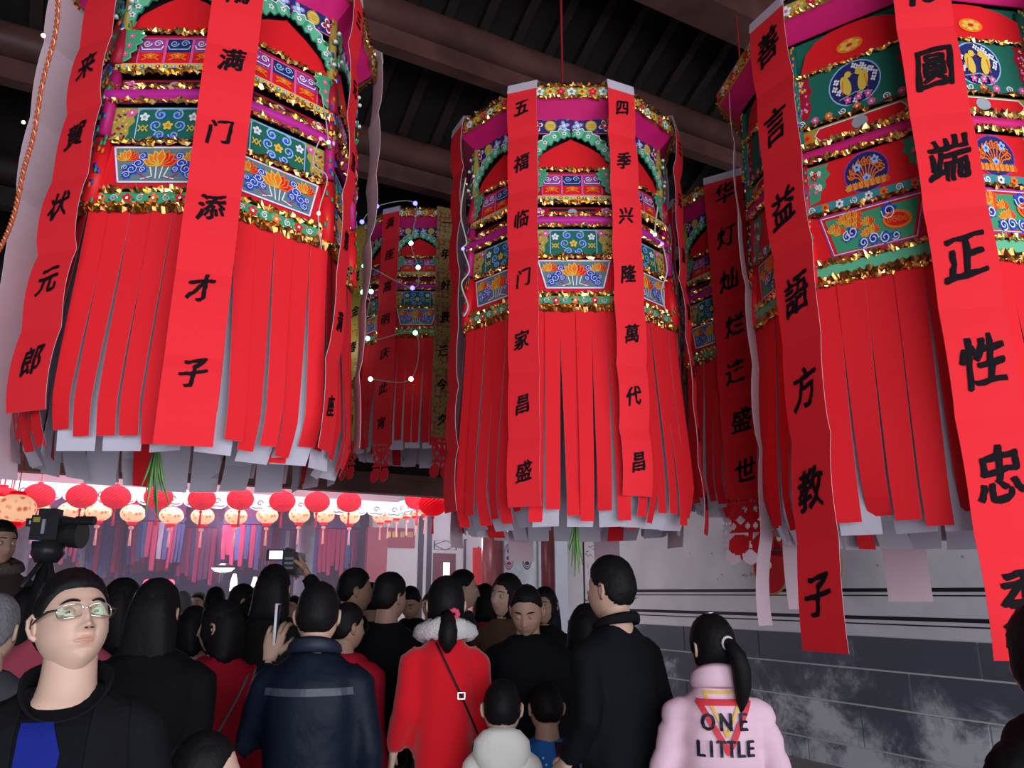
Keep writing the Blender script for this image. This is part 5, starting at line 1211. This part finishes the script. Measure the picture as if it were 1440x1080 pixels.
M_gold = mat('gold_cap', (.75,.30,.16), .4, .3); M_tas = mat('pink_tassel', (.85,.35,.35), .6, emit=(1,.4,.4), estr=.15); M_tasr = mat('red_tassel', (.7,.03,.05), .6)
def ball_lantern(group, label):
    t = thing('ball_lantern', label, 'lantern', group=group)
    b = MB(); R_ = .175; nu, nv = 40, 24; rs = []
    for i in range(1, nv):
        a = PI*i/nv; rs.append([(R_*math.sin(a)*(1+.07*((j+i) % 2))*math.cos(2*PI*j/nu), R_*math.sin(a)*(1+.07*((j+i) % 2))*math.sin(2*PI*j/nu), -.20-R_*.88*math.cos(a)) for j in range(nu)])
    b.rings(rs); b.build('lantern_globe', M_ball, t)
    b = MB(); b.tube([(0,0,.12),(0,0,-.04)], .006, 5); b.lathe([(.03,-.06),(.035,-.03)], 10); b.build('hanger', M_tasr, t)
    b = MB(); b.sphere((0,0,-.375), .022, 8, 6); b.tube([(0,0,-.38),(0,0,-.44),(0,0,-.58)], [.010,.014,.020], 7); b.build('tassel', M_tasr, t, True)
    return t
def palace_lantern(group, label):
    t = thing('palace_lantern', label, 'lantern', group=group)
    b = MB(); nu = 32; rs = []
    for i in range(15):
        a = .35+(PI-.7)*i/14; rs.append([(.155*math.sin(a)*(1-.06*abs(math.sin(4*2*PI*j/nu)))*math.cos(2*PI*j/nu), .155*math.sin(a)*(1-.06*abs(math.sin(4*2*PI*j/nu)))*math.sin(2*PI*j/nu), -.12*math.cos(a)) for j in range(nu)])
    b.rings(rs); b.build('lantern_globe', M_pale, t, True)
    b = MB(); b.lathe([(.055,.105),(.065,.125),(.05,.14)], 16); b.build('top_cap', M_ball, t); b = MB(); b.lathe([(.05,-.145),(.065,-.13),(.055,-.105)], 16); b.build('bottom_cap', M_ball, t)
    b = MB(); b.tube([(0,0,.62),(0,0,.13)], .004, 5); b.build('hanger', M_tasr, t)
    b = MB(); b.sphere((0,0,-.185), .034, 10, 7, 0, (1,1,.8)); b.tube([(0,0,-.19),(0,0,-.25),(0,0,-.42)], [.008,.012,.020], 7); b.build('tassel', M_tas, t, True)
    return t
gb = 'red ball lanterns along the far eave'; gp = 'lit peach lanterns along the far eave'
lb = 'red honeycomb ball lantern hanging in the front row along the far eave'; lp = 'glowing peach palace lantern with a tassel hanging behind the far row of red balls'
B0 = ball_lantern(gb, lb); P0 = palace_lantern(gp, lp); first = [1, 1]
def put(kind, q, gr, lab, sc=1.0):
    i = 0 if kind == 'b' else 1; src = (B0, P0)[i]
    if first[i]: o = src; first[i] = 0
    else: o = copy_tree(src)
    o.location = H(*q); o['group'] = gr; o['label'] = lab; o.scale = (sc, sc, sc); o.rotation_euler.z = TH; return o
ORD = ['first','second','third','fourth','fifth','sixth','seventh','eighth','ninth','tenth','eleventh']
for n_, (x, y) in enumerate(((55,697),(115,698),(163,699),(223,699),(284,702),(338,702),(397,705),(446,706),(491,706))):
    p = at_u(x, y, 11.55); put('b', (p.x, p.y, p.z+.20), gb, ORD[n_]+' red ball lantern from the left in the row along the far eave')
for n_, (x, y) in enumerate(((51,716),(100,719),(139,720),(187,722),(241,725),(285,726),(332,726),(376,725),(421,724),(456,724),(492,726))):
    p = at_u(x, y, 11.95); put('p', (p.x, p.y, p.z), gp, ORD[n_]+' glowing peach palace lantern from the left in the far row', 1.05)
gb2 = 'red ball lanterns along the right eave'; gp2 = 'lit peach lanterns along the right eave'
for x, y, v, a_ in ((587,702,4.30,'taller'),(609,709,4.0,'nearer, lower')): p = at_v(x, y, v); put('b', (p.x, p.y, p.z+.20), gb2, a_+' of two big red ball lanterns at the near end of the right eave')
for i, (x, y) in enumerate(((535,726),(546,723),(558,720),(572,717),(585,716),(598,713))): p = at_v(x, y, 4.75); put('p', (p.x, p.y, p.z), gp2, ORD[i]+' glowing peach lantern from the left in the receding right-hand row', 1.0)
gb3 = 'red ball lanterns along the left eave'
for x, y in ((3,703),(14,716)):
    p = at_u(x, y, 10.2+(x == 14)*.5); put('b', (p.x, p.y, p.z+.20), gb3, ('higher' if x == 3 else 'lower')+' red ball lantern at the left eave', 1.25)
for x, y in ((10,722),(-6,716),(22,715)): p = at_u(x, y, {10:9.6,-6:9.05,22:8.5}[x]); put('p', (p.x, p.y, p.z), 'lit peach lanterns along the left eave', {10:'middle',-6:'leftmost',22:'rightmost'}[x]+' peach lantern of the cluster at the left eave', 1.1)
# string of wire for the far rows
for u_, z_, nm in ((11.55, 3.12, 'lantern wire stretched along the far eave'), ):
    b = MB(); a, c = H(-1.6, u_+.2, z_+.1), H(4.4, u_+.2, z_+.1); b.tube([a, c], .006, 5); tag(b.build('lantern_wire', M_line), nm+' carrying the red balls', 'wire')
# ================================================================== rows of cut-paper lanterns in the far hall (dim, behind)
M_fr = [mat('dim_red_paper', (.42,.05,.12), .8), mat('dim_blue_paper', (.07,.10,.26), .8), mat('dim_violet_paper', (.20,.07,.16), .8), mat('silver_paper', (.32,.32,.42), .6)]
def far_lantern(x, u_, W_, ztop, zbot, seed, lab):
    p = at_u(x, 760, u_); t = thing('paper_lantern', lab, 'lantern', H(p.x, u_, 0), TH, 'dim fringed paper lanterns of the far hall'); r = random.Random(seed)
    def octo(R, z): return [(R*math.cos(PI/8+k*PI/4), R*math.sin(PI/8+k*PI/4), z) for k in range(8)]
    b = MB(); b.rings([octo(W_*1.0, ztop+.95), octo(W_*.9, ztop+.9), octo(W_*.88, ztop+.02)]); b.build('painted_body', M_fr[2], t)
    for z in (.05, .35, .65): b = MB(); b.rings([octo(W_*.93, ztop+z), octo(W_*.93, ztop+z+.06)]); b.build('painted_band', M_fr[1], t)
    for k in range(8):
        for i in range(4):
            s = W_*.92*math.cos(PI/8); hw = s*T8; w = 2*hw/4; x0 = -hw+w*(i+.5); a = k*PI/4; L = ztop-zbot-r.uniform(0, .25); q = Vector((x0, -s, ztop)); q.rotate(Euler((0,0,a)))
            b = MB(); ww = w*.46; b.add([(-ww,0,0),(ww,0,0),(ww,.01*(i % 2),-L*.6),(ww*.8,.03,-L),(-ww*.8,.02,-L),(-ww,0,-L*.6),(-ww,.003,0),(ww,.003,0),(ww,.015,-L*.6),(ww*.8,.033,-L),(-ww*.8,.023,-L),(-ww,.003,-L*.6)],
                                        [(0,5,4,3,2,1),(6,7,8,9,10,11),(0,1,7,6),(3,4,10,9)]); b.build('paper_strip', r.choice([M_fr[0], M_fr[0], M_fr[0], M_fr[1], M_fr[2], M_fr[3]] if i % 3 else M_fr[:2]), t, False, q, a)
    b = MB(); b.tube([(0,0,ztop+.9),(0,0,4.6)], .01, 5); b.build('cord', M_line, t)
fl_labs = ['dim fringed paper lantern of the far hall, behind the video camera', 'dim fringed paper lantern of the far hall, above the long black hair', 'dim fringed paper lantern of the far hall, above the broad black coat', 'dim fringed paper lantern of the far hall, above the grey-haired man', 'dim fringed paper lantern of the far hall, over the bright white lamp', 'dim fringed paper lantern of the far hall, left of the camcorder', 'dim fringed paper lantern of the far hall, right of the camcorder', 'dim fringed paper lantern of the far hall, at the far left edge']
for i, x in enumerate((75, 150, 218, 285, 345, 400, 470, -30)): far_lantern(x, (14.2, 15.2, 14.4, 15.4, 14.3, 15.2, 14.5, 14.8)[i], .50, 2.75, (2.05, 1.8, 1.95, 1.75, 2.0, 1.8, 1.9, 1.9)[i], i, fl_labs[i])
# dark altar cloth shapes under them
p = at_u(290, 800, 16.4); b = MB(); b.box(-1.9, 1.9, -.4, .4, 0, 1.05); b.box(-1.95, 1.95, -.42, .42, 1.05, 1.12); 
t = thing('altar_table', 'long table with a dark blue cloth at the back of the far hall', 'table', H(p.x, 16.4, 0), TH); b.build('table_cloth', mat('dark_blue_cloth', (.03,.06,.14), .7), t)
b = MB(); b.box(-1.5, 1.5, .2, .3, 1.12, 2.0); b.build('back_screen', mat('dark_blue_cloth', (.03,.06,.14), .7), t)
for i, (x, y) in enumerate(((207,820),(240,820))):
    p = at_u(x, y, 13.6); t = thing('electric_candle', ('left','right')[i]+' one of two red glowing candle lamps above the broad black coat', 'lamp', H(p.x, 13.6, 0), TH)
    b = MB(); b.sphere((0,0,p.z), .06, 14, 10); b.build('bulb', mat('red_bulb', (1,.05,.1), .4, emit=(1,.06,.12), estr=2.5), t, True); b = MB(); b.tube([(0,0,0),(0,0,p.z-.05)], .02, 8); b.lathe([(.12,0),(.10,.03)], 14); b.build('stand', M_line, t)
# bright press lamp
p = at_u(314, 797, 12.6); t = thing('press_lamp', 'bright white lamp glowing above the crowd of the courtyard', 'lamp', H(p.x, 12.6, 0), TH)
b = MB(); b.lathe([(.04,p.z+.05),(.15,p.z+.01),(.17,p.z-.02)], 20); b.build('lamp_shade', M_blkp, t, True); b = MB(); b.lathe([(.165,p.z-.02),(.12,p.z-.06),(.04,p.z-.08)], 20); b.build('lamp_glass', mat('lamp_glass', (1,1,1), .4, emit=(.98,.95,1), estr=14), t, True)
b = MB(); b.tube([(0,0,0),(0,0,p.z+.04)], .015, 8); 
for k_ in range(3): b.tube([(0,0,.5),(.4*math.cos(k_*2.1),.4*math.sin(k_*2.1),0)], .012, 6)
b.build('lamp_stand', M_line, t)
for i, (x, y) in enumerate(((329,818),(358,822),(443,822))):
    p = at_u(x, y, 11.0); t = thing('spirit_candle', ('first','second','third')[i]+' bright white candle glass from the left under the camcorder', 'candle', H(p.x, 11.0, 0), TH)
    b = MB(); b.lathe([(.05,p.z-.12),(.045,p.z),(.02,p.z+.10)], 14); b.build('candle_glass', mat('bright_glass', (1,.97,.95), .4, emit=(1,.93,.95), estr=1.6), t, True); b = MB(); b.tube([(0,0,0),(0,0,p.z-.12)], .02, 6); b.build('stand', M_line, t)
# ================================================================== video camera on its tripod
CY = 3.9
def Pv(x, y): return at(x, y, CY)
c = Pv(78, 742); t = thing('video_camera', 'large black shoulder video camera mounted on a tripod above the crowd at the left', 'camera', (c.x, CY, c.z))
S1 = 1127/CY/1.0; px_ = 1/ (1088/(CY*.99))
def L(x, y): q = Pv(x, y); return (q.x-c.x, q.z-c.z)
def rb_(x0, y0, x1, y1, d0, d1, nm, m_): 
    a = L(x0, y0); e = L(x1, y1); b = MB(); b.box(min(a[0],e[0]), max(a[0],e[0]), d0, d1, min(a[1],e[1]), max(a[1],e[1])); return b.build(nm, m_, t)
rb_(57, 726, 90, 760, -.07, .07, 'camera_body', M_blkp); rb_(62, 716, 82, 727, -.04, .04, 'carrying_handle', M_blkp); rb_(44, 730, 57, 741, -.04, .03, 'viewfinder', M_blkp)
a = L(90, 752); b = MB(); b.tube([(a[0]-.01, 0, a[1]), (a[0]+.03, 0, a[1])], [.05, .055], 18); b.tube([(a[0]+.03, 0, a[1]), (a[0]+.09, 0, a[1])], [.062, .068], 18); b.build('lens', M_blkp, t)
a = L(84, 733); b = MB(); b.tube([(a[0], -.03, a[1]), (a[0]+.13, -.03, a[1]+.0)], .014, 8); b.tube([(a[0]+.10, -.03, a[1]), (a[0]+.19, -.03, a[1])], .022, 10); b.build('microphone', M_blkp, t)
rb_(60, 729, 68, 736, -.075, -.07, 'yellow_label', mat('yellow_label', (.35,.33,.05), .5)); rb_(49, 733, 54, 738, -.045, -.04, 'viewfinder_screen', mat('pale_screen', (.6,.6,.62), .4)); rb_(72, 732, 73.5, 752, -.074, -.07, 'silver_trim', mat('steel', (.6,.6,.62), .25, 1))
b = MB(); b.tube([(0,0,0),(0,0,0)], .01, 3) if 0 else None
t2 = thing('tripod', 'black camera tripod under the large video camera', 'tripod', (c.x-.02, CY, 0)); zt = Pv(78, 762).z
b = MB(); b.lathe([(.05,zt-.10),(.075,zt-.06),(.075,zt)], 16); b.tube([(0,0,zt-.06),(.02,-.2,zt-.22)], .012, 8); b.build('tripod_head', M_blkp, t2, True)
for k_ in range(3):
    a = k_*2*PI/3+.5; b = MB(); b.tube([(0,0,zt-.08),(.25*math.cos(a),.25*math.sin(a),.9),(.45*math.cos(a),.45*math.sin(a),0)], [.026,.022,.016], 8); b.build('leg', M_blkp, t2, True)
b = MB(); b.tube([(0,0,zt-.08),(0,0,.9)], .03, 10); b.build('centre_column', M_blkp, t2, True)
# ================================================================== twisted gilt cord with small bulbs, left foreground
M_wire = mat('copper_cord', (.55,.25,.10), .4, .6); pts = [at(82, -14, 1.55), at(78, 45, 1.55), at(60, 115, 1.56), at(47, 190, 1.57), at(33, 240, 1.58), at(20, 300, 1.6), at(2, 345, 1.62), at(-25, 385, 1.64)]
def interp(P, n):
    out = []
    for i in range(len(P)-1):
        p0 = P[max(i-1,0)]; p1 = P[i]; p2 = P[i+1]; p3 = P[min(i+2,len(P)-1)]
        for j in range(n): s = j/n; out.append(.5*((2*p1)+(p2-p0)*s+(2*p0-5*p1+4*p2-p3)*s*s+(3*p1-p0-3*p2+p3)*s**3))
    return out+[P[-1]]
c0 = interp(pts, 26); t = thing('light_cord', 'twisted copper-coloured cord with tiny bulbs hanging in front of the left lantern', 'cord', pts[0])
# runs up to the roof so that it hangs from something
c0 = interp([Vector((c0[0].x+.02, c0[0].y, 4.7)), Vector((c0[0].x+.01, c0[0].y, 3.6)), c0[0]], 60)[:-1]+c0
for k_ in range(2):
    b = MB(); b.tube([Vector((p.x+.0032*math.cos(i*1.1+PI*k_), p.y+.0032*math.sin(i*1.1+PI*k_), p.z))-pts[0] for i, p in enumerate(c0)], .0030, 5); b.build('strand', M_wire if k_ else mat('red_strand', (.45,.06,.03), .4), t, True)
def led(parent, loc, col, s=.012):
    b = MB(); b.sphere(loc, s, 10, 8); return b.build('led_bulb', mat('led_%s' % col, {'b':(.1,.1,1),'g':(.3,1,.7),'w':(1,.85,.6),'r':(1,.1,.1)}[col], .4, emit={'b':(.12,.10,1),'g':(.35,1,.75),'w':(1,.8,.5),'r':(1,.08,.1)}[col], estr=6), parent, True)
q = at(61, 50, 1.55)-pts[0]; led(t, q, 'w', .005); q = at(33, 172, 1.56)-pts[0]; led(t, q, 'w', .004)
# string of coloured LEDs on the far left lantern
def led_string(label, P, cols, r=.0035, s=.011, m_=None):
    t = thing('led_string', label, 'lights', P[0]); C_ = interp([Vector(p) for p in P], 8); b = MB(); b.tube([p-Vector(P[0]) for p in C_], r, 5); b.build('wire', m_ or mat('pale_wire', (.45,.45,.42), .4), t, True)
    for i, p in enumerate(P): 
        if cols[i % len(cols)] != ' ': led(t, Vector(p)-Vector(P[0]), cols[i % len(cols)], s)
fy = FLY-.60
led_string('string of blue and green LEDs looped over the farther lantern with brocade banners', [at(509, 312, fy-.02), at(530, 290, fy-.05), at(584, 286, fy), at(578, 342, fy), at(588, 376, fy), at(580, 405, fy), at(512, 374, fy), at(510, 411, fy), at(522, 410, fy), at(517, 476, fy), at(584, 468, fy), at(578, 533, fy), at(521, 533, fy)], 'bbbggbgggggwg', s=.017)
led_string('tangled pale wire with small LEDs on the left side of the middle lantern', [at(655, 250, 3.12), at(648, 300, 3.14), at(656, 340, 3.1), at(651, 350, 3.1), at(660, 380, 3.1), at(649, 400, 3.1), at(658, 430, 3.1), at(652, 445, 3.1)], '   b    ', s=.008)
led_string('tangled pale wire with small LEDs on the right side of the middle lantern', [at(925, 290, 3.08), at(921, 330, 3.08), at(931, 343, 3.06), at(938, 380, 3.06), at(930, 410, 3.06), at(937, 440, 3.06)], ' gb   ', s=.008)
led_string('pale wire with tiny bulbs looped at the right of the left lantern', [at(452, 130, 2.25), at(462, 200, 2.22), at(451, 195, 2.2), at(440, 230, 2.2), at(460, 250, 2.22), at(448, 300, 2.22), at(452, 350, 2.25)], ' wr  w ', s=.006, r=.002)
# round white hall lamp between left and far lanterns
p = at(461, 476, 5.6); t = thing('hall_lamp', 'round white glowing lamp between the left lantern and the brocade banners', 'lamp', p)
b = MB(); b.sphere((0,0,0), .085, 20, 14, 0, (1,1,1.2)); b.build('globe', mat('lamp_globe', (1,.95,1), .4, emit=(1,.93,1), estr=3), t, True); b = MB(); b.tube([(0,0,.09),(0,0,1.2)], .01, 6); b.build('lamp_rod', M_line, t)
# gilt plaque half hidden behind the lanterns
p = at(470, 555, 7.2); t = thing('gilt_plaque', 'dark plaque with gilt carving half hidden left of the brocade banners', 'plaque', (p.x, 7.2, p.z), TH)
b = MB(); b.box(-.45, .45, 0, .05, -.42, .42); b.build('plaque_board', mat('dark_red_board', (.12,.02,.02), .4), t)
q = MB(); vs, fs = TXT['福']; q.add([(x*.5, -.012, y*.6) for x, y in vs], fs); vs, fs = TXT['春']; q.add([(x*.3-.33, -.012, y*.4) for x, y in vs], fs); q.build('gilt_carving', mat('bright_gilt', (.75,.45,.10), .35, .6), t)
b = MB(); b.tube([(-.4,.02,.42),(-.4,.02,1.3)], .01, 5); b.tube([(.4,.02,.42),(.4,.02,1.3)], .01, 5); b.build('hanging_rod', M_line, t)
# ================================================================== red papercut decoration leaning on the long wall
c = at_v(1110, 772, 6.60); t = thing('wall_decoration', 'big red lobed festive ornament with gilt edging on the long grey wall', 'decoration', H(c.x, c.y, c.z), TH)
def lobe(cy, cz, ry, rz, e=0, mi=0, x=0): return [(x, cy+ry*math.cos(a), cz+rz*math.sin(a)) for a in (2*PI*i/28 for i in range(28))]
mr = mat('deep_red_felt', (.42,.006,.012), .8); mg = mat('gilt_edge', (.50,.34,.12), .4, .5)
for nm, cy, cz, ry, rz in (('centre_lobe', .10, .12, .30, .20), ('left_lobe', .26, -.16, .24, .30), ('right_lobe', -.42, -.16, .22, .30), ('tip_lobe', .62, .05, .18, .14)):
    b = MB(); b.rings([lobe(cy, cz, ry, rz, x=.0), lobe(cy, cz, ry*.97, rz*.97, x=-.03)]); o = b.build(nm, mr, t)
    b = MB(); P = lobe(cy, cz, ry, rz, x=-.02); b.tube(P+[P[0]], .010, 6); b.build('gilt_edging', mg, o)
    b = MB(); b.sphere((-.035, cy, cz), .03, 10, 6, 0, (.3,1,1.3)); b.build('pale_boss', mat('pale_gilt', (.6,.55,.4), .5), o)
b = MB(); b.box(-.05, .13, -.5, .5, -.02, .0); b.build('backing_bracket', M_line, t)
